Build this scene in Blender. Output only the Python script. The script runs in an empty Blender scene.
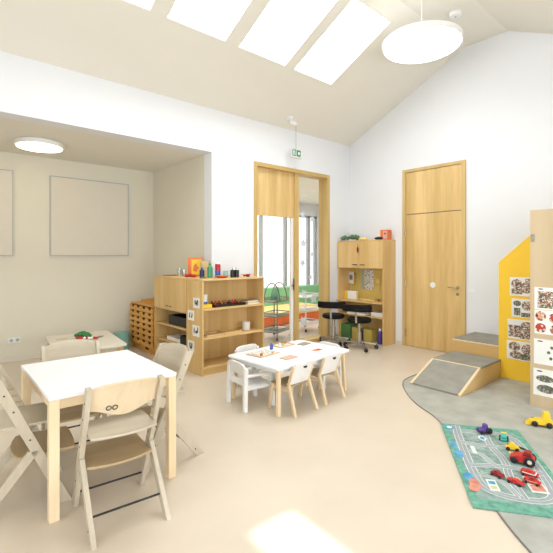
import bpy, bmesh, math, random
from mathutils import Vector, Matrix
random.seed(7)
PI = math.pi
C = bpy.context.scene
COL = C.collection

# ------------------------------------------------------------------ materials
def new_mat(name):
    m = bpy.data.materials.new(name); m.use_nodes = True
    nt = m.node_tree; b = nt.nodes['Principled BSDF']
    return m, nt, b
def srgb(c):
    return tuple(((x/255)/12.92 if x/255 <= .04045 else ((x/255+.055)/1.055)**2.4) for x in c) + (1,)
def plain(name, c, rough=.5, metal=0, var=.04, scale=8, spec=.5, bump=0):
    m, nt, b = new_mat(name)
    tc = nt.nodes.new('ShaderNodeTexCoord'); no = nt.nodes.new('ShaderNodeTexNoise')
    no.inputs['Scale'].default_value = scale; no.inputs['Detail'].default_value = 3
    nt.links.new(tc.outputs['Object'], no.inputs['Vector'])
    cr = nt.nodes.new('ShaderNodeValToRGB'); col = srgb(c)
    cr.color_ramp.elements[0].position = .3; cr.color_ramp.elements[1].position = .7
    cr.color_ramp.elements[0].color = tuple(x*(1-var) for x in col[:3]) + (1,)
    cr.color_ramp.elements[1].color = tuple(min(1, x*(1+var)) for x in col[:3]) + (1,)
    nt.links.new(no.outputs['Fac'], cr.inputs['Fac']); nt.links.new(cr.outputs['Color'], b.inputs['Base Color'])
    b.inputs['Roughness'].default_value = rough; b.inputs['Metallic'].default_value = metal
    b.inputs['Specular IOR Level'].default_value = spec
    if bump:
        bp = nt.nodes.new('ShaderNodeBump'); bp.inputs['Strength'].default_value = bump; bp.inputs['Distance'].default_value = .01
        n2 = nt.nodes.new('ShaderNodeTexNoise'); n2.inputs['Scale'].default_value = 60
        nt.links.new(tc.outputs['Object'], n2.inputs['Vector']); nt.links.new(n2.outputs['Fac'], bp.inputs['Height'])
        nt.links.new(bp.outputs['Normal'], b.inputs['Normal'])
    return m
def wood(name, c1, c2, axis=2, scale=1.0, rough=.45):
    """fine straight-grained veneer, grain along the given axis"""
    m, nt, b = new_mat(name)
    tc = nt.nodes.new('ShaderNodeTexCoord'); mp = nt.nodes.new('ShaderNodeMapping')
    s = [7*scale]*3; s[axis] = .35*scale
    mp.inputs['Scale'].default_value = s
    n1 = nt.nodes.new('ShaderNodeTexNoise'); n1.inputs['Scale'].default_value = 1.0; n1.inputs['Detail'].default_value = 5
    n2 = nt.nodes.new('ShaderNodeTexNoise'); n2.inputs['Scale'].default_value = 9.0; n2.inputs['Detail'].default_value = 2
    nt.links.new(tc.outputs['Object'], mp.inputs['Vector'])
    nt.links.new(mp.outputs['Vector'], n1.inputs['Vector']); nt.links.new(mp.outputs['Vector'], n2.inputs['Vector'])
    mx = nt.nodes.new('ShaderNodeMath'); mx.operation = 'MULTIPLY_ADD'; mx.inputs[1].default_value = .3
    nt.links.new(n2.outputs['Fac'], mx.inputs[0]); nt.links.new(n1.outputs['Fac'], mx.inputs[2])
    cr = nt.nodes.new('ShaderNodeValToRGB')
    cr.color_ramp.elements[0].position = .48; cr.color_ramp.elements[1].position = .82
    cr.color_ramp.elements[0].color = srgb(c1); cr.color_ramp.elements[1].color = srgb(c2)
    nt.links.new(mx.outputs[0], cr.inputs['Fac']); nt.links.new(cr.outputs['Color'], b.inputs['Base Color'])
    b.inputs['Roughness'].default_value = rough; b.inputs['Specular IOR Level'].default_value = .35
    return m
def emit(name, c, s):
    m, nt, b = new_mat(name)
    b.inputs['Base Color'].default_value = (.8, .8, .8, 1)
    b.inputs['Emission Color'].default_value = c + (1,); b.inputs['Emission Strength'].default_value = s
    return m
def glass(name, c=(1, 1, 1), refl=.08, rough=0.0):
    m, nt, b = new_mat(name)
    nt.nodes.remove(b); out = nt.nodes['Material Output']
    tr = nt.nodes.new('ShaderNodeBsdfTransparent'); tr.inputs[0].default_value = c + (1,)
    gl = nt.nodes.new('ShaderNodeBsdfGlossy'); gl.inputs['Roughness'].default_value = rough
    mx = nt.nodes.new('ShaderNodeMixShader'); mx.inputs[0].default_value = refl
    nt.links.new(tr.outputs[0], mx.inputs[1]); nt.links.new(gl.outputs[0], mx.inputs[2]); nt.links.new(mx.outputs[0], out.inputs[0])
    return m
def collage(name, scale, cols, seed=0.0):
    m, nt, b = new_mat(name)
    tc = nt.nodes.new('ShaderNodeTexCoord'); mp = nt.nodes.new('ShaderNodeMapping'); mp.inputs['Location'].default_value = (seed, seed*.7, seed*1.3)
    v = nt.nodes.new('ShaderNodeTexVoronoi'); v.inputs['Scale'].default_value = scale
    nt.links.new(tc.outputs['Object'], mp.inputs['Vector']); nt.links.new(mp.outputs['Vector'], v.inputs['Vector'])
    sp = nt.nodes.new('ShaderNodeSeparateColor'); nt.links.new(v.outputs['Color'], sp.inputs[0])
    cr = nt.nodes.new('ShaderNodeValToRGB'); cr.color_ramp.interpolation = 'CONSTANT'
    e = cr.color_ramp.elements
    while len(e) < len(cols): e.new(.5)
    for i, c in enumerate(cols):
        e[i].position = i/len(cols); e[i].color = srgb(c)
    nt.links.new(sp.outputs[0], cr.inputs['Fac']); nt.links.new(cr.outputs['Color'], b.inputs['Base Color'])
    b.inputs['Roughness'].default_value = .5
    return m

M = {}
M['wall'] = plain('white_wall_paint', (233, 234, 236), .85, var=.01, scale=2, spec=.2)
M['ceil'] = plain('warm_white_ceiling_paint', (234, 229, 217), .9, var=.012, scale=1.5, spec=.15)
M['alcove'] = plain('lamp_tinted_wall_paint', (226, 220, 202), .85, var=.01, scale=2, spec=.2)  # same white as the walls, warm lamp light tinted into the colour
M['floor'] = plain('beige_linoleum', (216, 202, 182), .33, var=.03, scale=2.2, spec=.35)
M['greyfloor'] = plain('mottled_grey_linoleum', (172, 172, 163), .45, var=.16, scale=5, spec=.3)
M['carpet'] = plain('grey_carpet', (152, 149, 138), .9, var=.10, scale=7, spec=.1, bump=.3)
M['darkedge'] = plain('dark_seam', (122, 118, 110), .6)
M['beech'] = wood('beech_veneer', (212, 174, 110), (228, 194, 136), 2)
M['beechx'] = wood('beech_veneer_flat', (212, 174, 110), (228, 194, 136), 0)
M['beechy'] = wood('beech_veneer_side', (212, 174, 110), (228, 194, 136), 1)
M['oak'] = wood('oak_door_veneer', (202, 166, 104), (231, 199, 140), 2, .9)
M['oakdark'] = wood('oak_frame', (196, 164, 102), (214, 184, 124), 2)
M['oakx'] = wood('oak_frame_cross', (196, 164, 102), (214, 184, 124), 0)
M['birch'] = wood('birch_legs', (228, 200, 158), (240, 218, 182), 2)
M['birchx'] = wood('birch_apron', (228, 200, 158), (240, 218, 182), 0)
M['ply'] = wood('pale_ply', (214, 192, 158), (228, 208, 176), 2, .7)
M['towerply'] = wood('tan_ply', (196, 172, 138), (208, 186, 152), 2, .5)
M['crate'] = wood('orange_crate_wood', (216, 154, 76), (230, 176, 96), 1)
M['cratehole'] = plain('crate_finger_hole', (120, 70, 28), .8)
M['greywood'] = wood('whitewashed_beech', (190, 178, 156), (206, 194, 173), 2)
M['greyboard'] = wood('whitewashed_beech_board', (184, 172, 150), (200, 188, 167), 0)
M['brownseat'] = wood('tan_seat_veneer', (176, 150, 112), (194, 168, 130), 0)
M['whitetop'] = plain('white_laminate', (244, 244, 246), .35, var=.005)
M['white'] = plain('white_plastic', (240, 239, 236), .4, var=.01)
M['offwhite'] = plain('matt_offwhite', (222, 214, 198), .8, var=.01)
M['paper'] = plain('white_paper', (240, 238, 232), .7, var=.02)
M['stargrey'] = plain('frosted_star', (214, 220, 222), .6)
M['black'] = plain('black_plastic', (28, 26, 26), .45)
M['leather'] = plain('black_leatherette', (20, 17, 16), .65, spec=.2)
M['rod'] = plain('black_steel_rod', (40, 38, 38), .4, metal=.3)
M['chrome'] = plain('brushed_steel', (190, 186, 178), .25, metal=.9)
M['wire'] = plain('grey_wire', (128, 130, 116), .4, metal=.2)
M['grey'] = plain('grey_frame', (178, 182, 186), .5)
M['yellowpanel'] = plain('yellow_laminate', (254, 206, 52), .45, var=.02)
M['yellow'] = plain('yellow_plastic', (245, 205, 45), .4)
M['dullyellow'] = plain('shaded_yellow_card', (196, 172, 84), .6)  # yellow dulled in colour for the shade under the desk
M['dgreen'] = plain('shaded_green_plastic', (84, 128, 72), .6)  # shade beneath the desk is put into this green
M['mint'] = plain('mint_cloth', (130, 205, 175), .7)
M['red'] = plain('red_plastic', (200, 38, 34), .4)
M['darkred'] = plain('dark_red_plastic', (150, 30, 34), .4)
M['orange'] = plain('orange_plastic', (232, 120, 52), .5)
M['purple'] = plain('purple_plastic', (92, 66, 150), .4)
M['teal'] = plain('teal_plastic', (70, 178, 170), .5)
M['bin'] = plain('muted_teal_plastic', (138, 188, 178), .5)
M['green'] = plain('green_plastic', (64, 150, 104), .4)
M['garland2'] = plain('pale_green_paper', (176, 190, 168), .7)
M['leaf'] = plain('leaf_green_felt', (52, 122, 66), .8, var=.2, scale=60)
M['garland'] = plain('garland_green', (96, 130, 100), .8, var=.4, scale=60)
M['greenpad'] = plain('green_padding', (130, 200, 150), .6)
M['orangebox'] = plain('orange_upholstery', (240, 118, 52), .6)
M['cream'] = plain('cream_cushion', (246, 222, 150), .6)
M['blue'] = plain('blue_plastic', (60, 100, 190), .4)
M['navy'] = plain('navy_plastic', (34, 46, 92), .4)
M['brown'] = plain('brown_wood_toy', (150, 90, 50), .5)
M['tan'] = plain('tan_card', (214, 184, 136), .6)
M['lightpink'] = plain('pale_pink_paper', (222, 170, 160), .6)
M['rust'] = plain('rust_cork', (190, 120, 60), .8)
M['pinboard'] = plain('yellow_ochre_backing', (226, 196, 110), .7)
M['lamp'] = emit('pendant_diffuser', (1, .98, .94), 7)
M['lamp2'] = emit('alcove_lamp_diffuser', (1, .79, .48), 6)
M['sky'] = emit('daylight_skylight_pane', (.89, .945, 1), 13)
M['glass'] = glass('clear_glass', (1, 1, 1), .04)
M['glassware'] = glass('glassware', (.93, .95, .94), .12)
M['steelgrey'] = plain('steel_grey', (150, 140, 120), .5, metal=.3)
M['sign'] = plain('exit_green', (20, 130, 90), .5)
M['photo1'] = collage('photo_collage', 80, [(104, 82, 70), (140, 106, 86), (232, 224, 214), (196, 168, 144), (124, 128, 104), (170, 112, 88), (98, 78, 66), (216, 200, 182)], 1.3)
M['photo4'] = collage('pale_game_print', 45, [(236, 230, 218), (222, 206, 180), (200, 190, 178), (240, 236, 230), (206, 170, 140), (176, 180, 176)], 3.3)
M['photo2'] = collage('photo_portraits', 45, [(190, 60, 46), (216, 168, 130), (70, 48, 38), (230, 220, 206), (170, 110, 70)], 4.1)
M['photo3'] = collage('photo_dark_strip', 60, [(88, 84, 76), (120, 114, 102), (168, 158, 140), (96, 106, 86)], 7.7)
M['symbols'] = collage('symbol_sheet', 50, [(238, 236, 230), (238, 236, 230), (164, 160, 156), (214, 208, 198)], 2.2)
M['ink'] = plain('dark_ink', (64, 56, 52), .7)
M['fence'] = plain('pale_galvanised_fence', (188, 194, 196), .6)
M['facade'] = plain('pale_facade', (236, 236, 236), .8)
M['ground'] = plain('pale_paving', (205, 200, 192), .9, var=.1)

# ------------------------------------------------------------------ mesh helper
class MB:
    def __init__(s): s.v = []; s.f = []; s.mi = []
    def add(s, vs, fs, mi=0):
        o = len(s.v); s.v += [tuple(v) for v in vs]
        for f in fs: s.f.append(tuple(o+i for i in f)); s.mi.append(mi)
        return s
    def box(s, x0, x1, y0, y1, z0, z1, mi=0):
        vs = [(x, y, z) for z in (z0, z1) for y in (y0, y1) for x in (x0, x1)]
        return s.add(vs, [(0, 2, 3, 1), (4, 5, 7, 6), (0, 1, 5, 4), (2, 6, 7, 3), (0, 4, 6, 2), (1, 3, 7, 5)], mi)
    def beam(s, p0, p1, w, t, side=(1, 0, 0), mi=0, square=False):
        """bar from p0 to p1; w measured along `side`, t across; square=True cuts ends horizontally"""
        p0, p1 = Vector(p0), Vector(p1); d = (p1-p0).normalized(); a = Vector(side)
        a = (a-d*a.dot(d)).normalized(); b = d.cross(a)
        if square and abs(d.z) > .2:
            b = Vector((b.x, b.y, b.z)); b = b-d*(b.z/d.z)
            a2 = a-d*(a.z/d.z)
        else: a2 = a
        vs = []
        for p in (p0, p1):
            for i, j in ((-1, -1), (1, -1), (1, 1), (-1, 1)): vs.append(p+a2*(i*w/2)+b*(j*t/2))
        return s.add(vs, [(3, 2, 1, 0), (4, 5, 6, 7), (0, 1, 5, 4), (1, 2, 6, 5), (2, 3, 7, 6), (3, 0, 4, 7)], mi)
    def cyl(s, p0, p1, r0, r1=None, n=16, mi=0):
        r1 = r0 if r1 is None else r1
        p0, p1 = Vector(p0), Vector(p1); d = (p1-p0).normalized()
        a = d.orthogonal().normalized(); b = d.cross(a); vs = []
        for p, r in ((p0, r0), (p1, r1)):
            for k in range(n):
                t = 2*PI*k/n; vs.append(p+a*(r*math.cos(t))+b*(r*math.sin(t)))
        fs = [tuple(reversed(range(n))), tuple(range(n, 2*n))]
        fs += [(k, (k+1) % n, n+(k+1) % n, n+k) for k in range(n)]
        return s.add(vs, fs, mi)
    def lathe(s, prof, c=(0, 0, 0), n=20, mi=0, axis=2):
        vs = []; m = len(prof)
        for r, z in prof:
            for k in range(n):
                t = 2*PI*k/n; q = (max(r, 1e-4)*math.cos(t), max(r, 1e-4)*math.sin(t), z)
                if axis == 0: q = (q[2], q[0], q[1])
                if axis == 1: q = (q[1], q[2], q[0])
                vs.append((q[0]+c[0], q[1]+c[1], q[2]+c[2]))
        fs = [(i*n+k, i*n+(k+1) % n, (i+1)*n+(k+1) % n, (i+1)*n+k) for i in range(m-1) for k in range(n)]
        fs += [tuple(reversed(range(n))), tuple(range((m-1)*n, m*n))]
        return s.add(vs, fs, mi)
    def tube(s, pts, r, n=8, mi=0, closed=False):
        pts = [Vector(p) for p in pts]; m = len(pts); vs = []; ref = None
        for i, p in enumerate(pts):
            a = pts[(i-1) % m] if (i or closed) else p; b = pts[(i+1) % m] if (i < m-1 or closed) else p
            d = (b-a).normalized()
            if ref is None: ref = d.orthogonal().normalized()
            u = (ref-d*ref.dot(d)).normalized(); ref = u; w = d.cross(u)
            for k in range(n):
                t = 2*PI*k/n; vs.append(p+u*(r*math.cos(t))+w*(r*math.sin(t)))
        q = m if closed else m-1
        fs = [(i*n+k, i*n+(k+1) % n, ((i+1) % m)*n+(k+1) % n, ((i+1) % m)*n+k) for i in range(q) for k in range(n)]
        if not closed: fs += [tuple(reversed(range(n))), tuple(range((m-1)*n, m*n))]
        return s.add(vs, fs, mi)
    def prism(s, poly, t0, t1, plane='xy', mi=0):
        """extrude a polygon; plane names the two polygon axes, t the third"""
        def mk(a, b, t):
            return {'xy': (a, b, t), 'xz': (a, t, b), 'yz': (t, a, b)}[plane]
        n = len(poly); vs = [mk(a, b, t0) for a, b in poly]+[mk(a, b, t1) for a, b in poly]
        fs = [tuple(reversed(range(n))), tuple(range(n, 2*n))]+[(k, (k+1) % n, n+(k+1) % n, n+k) for k in range(n)]
        return s.add(vs, fs, mi)
    def ball(s, c, r, n=12, m=8, sc=(1, 1, 1), mi=0):
        vs = []
        for i in range(m+1):
            p = PI*i/m
            for k in range(n):
                t = 2*PI*k/n; rr = max(math.sin(p), 1e-3)
                vs.append((c[0]+r*sc[0]*rr*math.cos(t), c[1]+r*sc[1]*rr*math.sin(t), c[2]-r*sc[2]*math.cos(p)))
        fs = [(i*n+k, i*n+(k+1) % n, (i+1)*n+(k+1) % n, (i+1)*n+k) for i in range(m) for k in range(n)]
        fs += [tuple(reversed(range(n))), tuple(range(m*n, (m+1)*n))]
        return s.add(vs, fs, mi)
    def sheet(s, fn, nu, nv, th, mi=0):
        """solid curved board: fn(u,v)->(point, normal offset vector); thickness th"""
        A = []; B = []
        for i in range(nu+1):
            for j in range(nv+1):
                p, nrm = fn(i/nu, j/nv); p = Vector(p); nrm = Vector(nrm).normalized()
                A.append(p+nrm*th/2); B.append(p-nrm*th/2)
        w = nv+1; o = len(A); fs = []
        for i in range(nu):
            for j in range(nv):
                a, b, c, d = i*w+j, (i+1)*w+j, (i+1)*w+j+1, i*w+j+1
                fs.append((a, b, c, d)); fs.append((o+d, o+c, o+b, o+a))
        for i in range(nu):
            fs.append((i*w, o+i*w, o+(i+1)*w, (i+1)*w)); k = nv
            fs.append(((i+1)*w+k, o+(i+1)*w+k, o+i*w+k, i*w+k))
        for j in range(nv):
            fs.append((j+1, o+j+1, o+j, j)); q = nu*w
            fs.append((q+j, o+q+j, o+q+j+1, q+j+1))
        return s.add(A+B, fs, mi)
    def build(s, name, mats, parent=None, loc=(0, 0, 0), rz=0, bevel=0, smooth=False, rot=None):
        me = bpy.data.meshes.new(name); me.from_pydata(s.v, [], s.f)
        if not isinstance(mats, (list, tuple)): mats = [mats]
        for m in mats: me.materials.append(m)
        for p, i in zip(me.polygons, s.mi): p.material_index = i
        bm = bmesh.new(); bm.from_mesh(me); bmesh.ops.recalc_face_normals(bm, faces=bm.faces); bm.to_mesh(me); bm.free()
        me.update()
        if smooth:
            me.polygons.foreach_set('use_smooth', [True]*len(me.polygons))
            me.set_sharp_from_angle(angle=math.radians(38))
        o = bpy.data.objects.new(name, me); COL.objects.link(o)
        o.location = loc; o.rotation_euler = rot if rot else (0, 0, rz)
        if parent: o.parent = parent
        if bevel:
            b = o.modifiers.new('bevel', 'BEVEL'); b.width = bevel; b.segments = 2; b.limit_method = 'ANGLE'; b.angle_limit = .7
        return o

def tag(o, label, cat, group=None, kind=None):
    o['label'] = label
    o['category'] = cat
    if group: o['group'] = group
    if kind: o['kind'] = kind
    return o
def thing(name, label, cat, loc=(0, 0, 0), rz=0, group=None):
    o = bpy.data.objects.new(name, None); COL.objects.link(o); o.empty_display_size = .1
    o.location = loc; o.rotation_euler = (0, 0, rz)
    return tag(o, label, cat, group)
def kids(o): return [c for c in bpy.data.objects if c.parent == o]
def dup(root, label, loc, rz=0, group=None):
    def rec(o, par):
        c = o.copy(); COL.objects.link(c)
        if par: c.parent = par
        for k in kids(o): rec(k, c)
        return c
    r = rec(root, None); r.location = loc; r.rotation_euler = (0, 0, rz); r['label'] = label
    if group: r['group'] = group
    return r
def struct(o): o['kind'] = 'structure'; return o

def holed(mb, org, U, V, us, vs, holes, th, mi=0):
    """wall slab: org + u*U + v*V, extruded th along N, with rectangular holes (u0,u1,v0,v1)"""
    org, U, V = Vector(org), Vector(U), Vector(V); N = U.cross(V).normalized()*th
    cu = sorted(set(us+[h[0] for h in holes]+[h[1] for h in holes])); cv = sorted(set(vs+[h[2] for h in holes]+[h[3] for h in holes]))
    def solid(i, j):
        if i < 0 or j < 0 or i >= len(cu)-1 or j >= len(cv)-1: return False
        a, b = (cu[i]+cu[i+1])/2, (cv[j]+cv[j+1])/2
        return not any(h[0] < a < h[1] and h[2] < b < h[3] for h in holes)
    P = lambda u, v, n: org+U*u+V*v+N*n
    for i in range(len(cu)-1):
        for j in range(len(cv)-1):
            if not solid(i, j): continue
            u0, u1, v0, v1 = cu[i], cu[i+1], cv[j], cv[j+1]
            mb.add([P(u0, v0, 0), P(u1, v0, 0), P(u1, v1, 0), P(u0, v1, 0)], [(0, 1, 2, 3)], mi)
            mb.add([P(u0, v0, 1), P(u1, v0, 1), P(u1, v1, 1), P(u0, v1, 1)], [(3, 2, 1, 0)], mi)
            for di, dj, (a, b) in ((-1, 0, ((u0, v0), (u0, v1))), (1, 0, ((u1, v0), (u1, v1))), (0, -1, ((u0, v0), (u1, v0))), (0, 1, ((u0, v1), (u1, v1)))):
                if not solid(i+di, j+dj):
                    mb.add([P(*a, 0), P(*b, 0), P(*b, 1), P(*a, 1)], [(0, 1, 2, 3)], mi)
def finish(mb, name, mats):
    me_o = mb.build(name, mats)
    bm = bmesh.new(); bm.from_mesh(me_o.data); bmesh.ops.remove_doubles(bm, verts=bm.verts, dist=1e-5)
    bmesh.ops.recalc_face_normals(bm, faces=bm.faces); bm.to_mesh(me_o.data); bm.free()
    return struct(me_o)

# ------------------------------------------------------------------ room shell
XD, YW, XF, YR = 6.21, 5.0, -3.0, -1.6       # door wall, window wall, wall behind the camera, right wall
AX, AY, AZ = 3.148, 6.9, 2.967               # alcove
SL = .484; ZE = 3.58; ZR = ZE+SL*(5-2.83)
struct(MB().box(XF, 9.8, YR, 9.4, -.12, 0).build('floor', M['floor']))
w = MB(); holed(w, (XF, YW, 0), (1, 0, 0), (0, 0, 1), [0, XD-XF], [0, ZE], [(0, AX-XF, 0, AZ), (3.90-XF, 5.62-XF, 0, 2.95)], -.2)
finish(w, 'wall_left', M['wall'])
prof = [(5.0, 0), (5.0, ZE), (2.83, ZR), (2.22, ZR), (YR, ZR-SL*(2.22-YR)), (YR, 0)]
struct(MB().prism(prof, XD, XD+.2, 'yz').build('wall_back', M['wall']))
w = MB(); holed(w, (XF, YR, 0), (1, 0, 0), (0, 0, 1), [0, XD-XF+.2], [0, 2.78], [(1.2, 4.4, .7, 2.4), (5.2, 7.6, .7, 2.4)], .2)  # unseen window openings added for fill light
finish(w, 'wall_right', M['wall'])
w = MB(); holed(w, (XF, YR, 0), (0, 1, 0), (0, 0, 1), [0, 6.6], [0, 2.78], [(1.2, 4.2, .7, 2.3)], -.2)  # opening put in behind the camera to admit fill light
w.prism([(YR, 2.78), (5, 2.78), (5.0, ZE), (2.83, ZR), (2.22, ZR)], XF-.2, XF, 'yz')
finish(w, 'wall_front', M['wall'])
# sloping ceiling with the row of skylight openings
n = math.sqrt(1+SL*SL)
sky_x = [(1.08, 1.82), (2.01, 2.75), (2.95, 3.70), (3.87, 4.62)]
w = MB(); holes = [(a-XF, b-XF, 5-4.07, 5-3.06) for a, b in sky_x]
holed(w, (XF, 5, ZE), (1, 0, 0), (0, -1, SL), [0, XD-XF], [0, 5-2.83], holes, -.15)
finish(w, 'ceiling', M['ceil'])
struct(MB().box(XF, XD, 2.22, 2.83, ZR, ZR+.12).build('ceiling_ridge', M['ceil']))
w = MB(); holed(w, (XF, 2.22, ZR), (1, 0, 0), (0, -1, -SL), [0, XD-XF], [0, 2.22-YR+.2], [(.95-XF, 1.24-XF, 2.0, 2.56)], -.06)  # unseen roof opening placed to cast the sun patch on the floor
o = finish(w, 'ceiling_right', M['ceil'])
# make sure the slab extrudes upward
for k, (a, b) in enumerate(sky_x):
    z0 = ZE+SL*(5-4.07); z1 = ZE+SL*(5-3.06)
    r = bpy.data.objects.new('window_%d' % (k+1), None); COL.objects.link(r); r.location = (0, 0, 0); struct(r)
    q = MB(); up = .07
    q.add([(a, 4.07, z0+up), (b, 4.07, z0+up), (b, 3.06, z1+up), (a, 3.06, z1+up)], [(0, 1, 2, 3)])
    q.build('pane', M['sky'], r)
    fr = MB(); t = .025
    for (p0, p1) in (((a+t/2, 4.07, z0+up-.02), (a+t/2, 3.06, z1+up-.02)), ((b-t/2, 4.07, z0+up-.02), (b-t/2, 3.06, z1+up-.02))):
        fr.beam(p0, p1, t, .03)
    fr.build('window_frame', M['white'], r)
# alcove
struct(MB().box(AX, AX+.15, YW+.2, AY+.15, 0, AZ).build('wall_alcove_side', M['alcove']))
struct(MB().box(XF, AX, AY, AY+.15, 0, AZ).build('wall_alcove_rear', M['alcove']))
struct(MB().box(XF-.15, XF, YW, AY+.15, 0, AZ).build('wall_alcove_end', M['alcove']))
struct(MB().box(XF, AX+.15, YW+.2, AY+.15, AZ, AZ+.12).build('ceiling_alcove', M['ceil']))
struct(MB().box(XF, AX, AY-.014, AY, 0, .07).build('baseboard_alcove', M['offwhite']))
struct(MB().box(XD-.012, XD, 3.87, 3.985, 0, .06).box(XD-.012, XD, 2.68, 2.79, 0, .06).build('baseboard_back', M['offwhite']))
# grey floor area with its curved edge
def smooth_poly(pts, it=3):
    for _ in range(it):
        q = [pts[0]]
        for a, b in zip(pts, pts[1:]):
            q += [(a[0]*.75+b[0]*.25, a[1]*.75+b[1]*.25), (a[0]*.25+b[0]*.75, a[1]*.25+b[1]*.75)]
        pts = q+[pts[-1]]
    return pts
edge = smooth_poly([(6.2, 2.76), (5.0, 2.77), (4.6, 2.78), (4.33, 2.72), (3.98, 2.42), (3.78, 2.18), (3.62, 1.88), (3.2, 1.5), (2.58, .99), (2.43, .84), (2.25, .62), (2.02, .1), (1.95, -.6), (1.95, -1.59)])
w = MB().prism(edge+[(6.2, -1.59)], .0, .003)
gf = w.build('floor_play_area', M['greyfloor']); struct(gf)
w = MB(); w.tube([(a, b, .003) for a, b in edge], .006, 6); struct(w.build('trim_1', M['darkedge']))

# door
d = bpy.data.objects.new('door_1', None); COL.objects.link(d); d.location = (XD, 3.33, 0); struct(d)
X = -.0
fr = MB().box(-.03, 0, -.53, -.47, 0, 2.94).box(-.03, 0, .47, .53, 0, 2.94).box(-.03, 0, -.47, .47, 2.89, 2.94)
fr.build('door_frame', M['oakdark'], d, bevel=.003)
MB().box(-.018, 0, -.466, .466, .006, 2.185).build('door_leaf', M['oak'], d, bevel=.002)
MB().box(-.018, 0, -.466, .466, 2.197, 2.884).build('upper_panel', M['oak'], d, bevel=.002)
MB().box(-.006, -.001, -.47, .47, 0, 2.889).build('shadow_gap', M['darkedge'], d)
for z in (.22, 1.05, 1.9):
    MB().cyl((-.034, .468, z-.06), (-.034, .468, z+.06), .012, n=12).build('hinge', M['chrome'], d, smooth=True)
h = MB().cyl((-.018, -.41, 1.02), (-.03, -.41, 1.02), .026).cyl((-.03, -.41, 1.02), (-.06, -.41, 1.02), .009).cyl((-.06, -.41, 1.02), (-.06, -.275, 1.02), .010)
h.build('door_handle', M['chrome'], d, smooth=True)
MB().cyl((-.018, -.41, .92), (-.028, -.41, .92), .024).build('lock', M['chrome'], d, smooth=True)
st = MB().lathe([(0, 0), (.045, 0), (.045, .002), (0, .002)], n=24, mi=0).lathe([(0, .002), (.018, .002), (.018, .0028), (0, .0028)], n=16, mi=1)
tag(st.build('door_sticker', [M['white'], M['paper']], loc=(XD-.018, 3.32, 1.04), rot=(0, -PI/2, 0)), 'round white sticker on the tall wooden door', 'sticker')
def plate(label, loc, rot, w_, h_, n_, name='light_switch', cat='switch'):
    t = thing(name, label, cat, loc, rot)
    MB().box(-w_/2, w_/2, -.008, 0, -h_/2, h_/2).build('frame_plate', M['white'], t, bevel=.002)
    for i in range(n_):
        c = (i-(n_-1)/2)*w_/n_
        if name == 'power_socket':
            MB().lathe([(0, 0), (.019, 0), (.022, .004), (.022, .001), (0, .001)][:3]+[(.024, .002)], n=16, axis=1, c=(c, -.012, 0)).build('socket_well', M['grey'], t)
        else:
            MB().box(c-.02, c+.02, -.012, -.008, -h_*.36, h_*.36).build('rocker', M['white'], t, bevel=.001)
plate('small white light switch on the wall right of the wooden door', (XD, 2.70, .98), -PI/2, .08, .055, 1)
plate('white double power socket low on the alcove rear wall', (1.06, AY, .30), 0, .15, .075, 2, 'power_socket', 'socket')

# glazed partition
g = bpy.data.objects.new('window_5', None); COL.objects.link(g); g.location = (0, 5, 0); struct(g)
f = MB().box(3.90, 3.96, -.02, .2, 0, 2.95).box(5.56, 5.62, -.02, .2, 0, 2.95)
f.build('window_frame', M['oakdark'], g, bevel=.002)
MB().box(3.96, 5.56, -.02, .2, 2.89, 2.95).build('head_rail', M['oakx'], g, bevel=.002)
MB().box(4.80, 4.895, .03, .17, .06, 2.89).build('mullion', M['oakdark'], g, bevel=.002)
MB().box(3.96, 5.56, 0, .19, 0.004, .06).build('window_sill', M['oakx'], g, bevel=.002)
MB().box(3.97, 4.80, .06, .10, 2.14, 2.89).build('wood_panel', M['oak'], g, bevel=.002)
MB().box(3.965, 4.80, .085, .093, .06, 2.14).build('pane', M['glass'], g)
MB().box(4.895, 5.555, .085, .093, .06, 2.89).build('pane', M['glass'], g)
MB().box(3.965, 4.03, .07, .11, .06, 2.14).box(4.745, 4.80, .07, .11, .06, 2.14).build('door_stile', M['white'], g, bevel=.002)
MB().cyl((4.77, .07, 1.0), (4.77, .03, 1.0), .008).cyl((4.77, .03, .93), (4.77, .03, 1.12), .009).build('pull_handle', M['black'], g, smooth=True)

def star_mb(R, five=True):
    pts = []
    for k in range(10):
        a = PI/2+k*PI/5; r = R if k % 2 == 0 else R*.5
        pts.append((r*math.cos(a), r*math.sin(a)))
    return MB().prism(pts, 0, .003, 'xz')
stars = [(5.03, 2.22, .09, 'topmost on the right-hand glass'), (5.27, 2.15, .085, 'second from the top, toward the right edge'),
         (5.05, 1.70+.02, .10, 'third down, close to the wooden mullion'), (5.27, 1.53, .07, 'small, at mid-height toward the right edge'),
         (5.03, 1.38, .09, 'close to the mullion at mid-height'), (5.22, 1.13, .08, 'just above the green padding'),
         (5.06, .85, .11, 'near the mullion, before the green padding'), (5.30, .75, .14, 'largest of all, low beside the white trolley'), (5.04, .38, .12, 'lowest of all, before the orange bench')]
for x, z, R, l in stars:
    tag(star_mb(R*.78).build('paper_star', M['stargrey'], loc=(x, 5.078, z), rot=(0, x*9+z*5, 0)), 'white paper star, '+l, 'decoration', 'paper stars on the glass')

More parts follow.
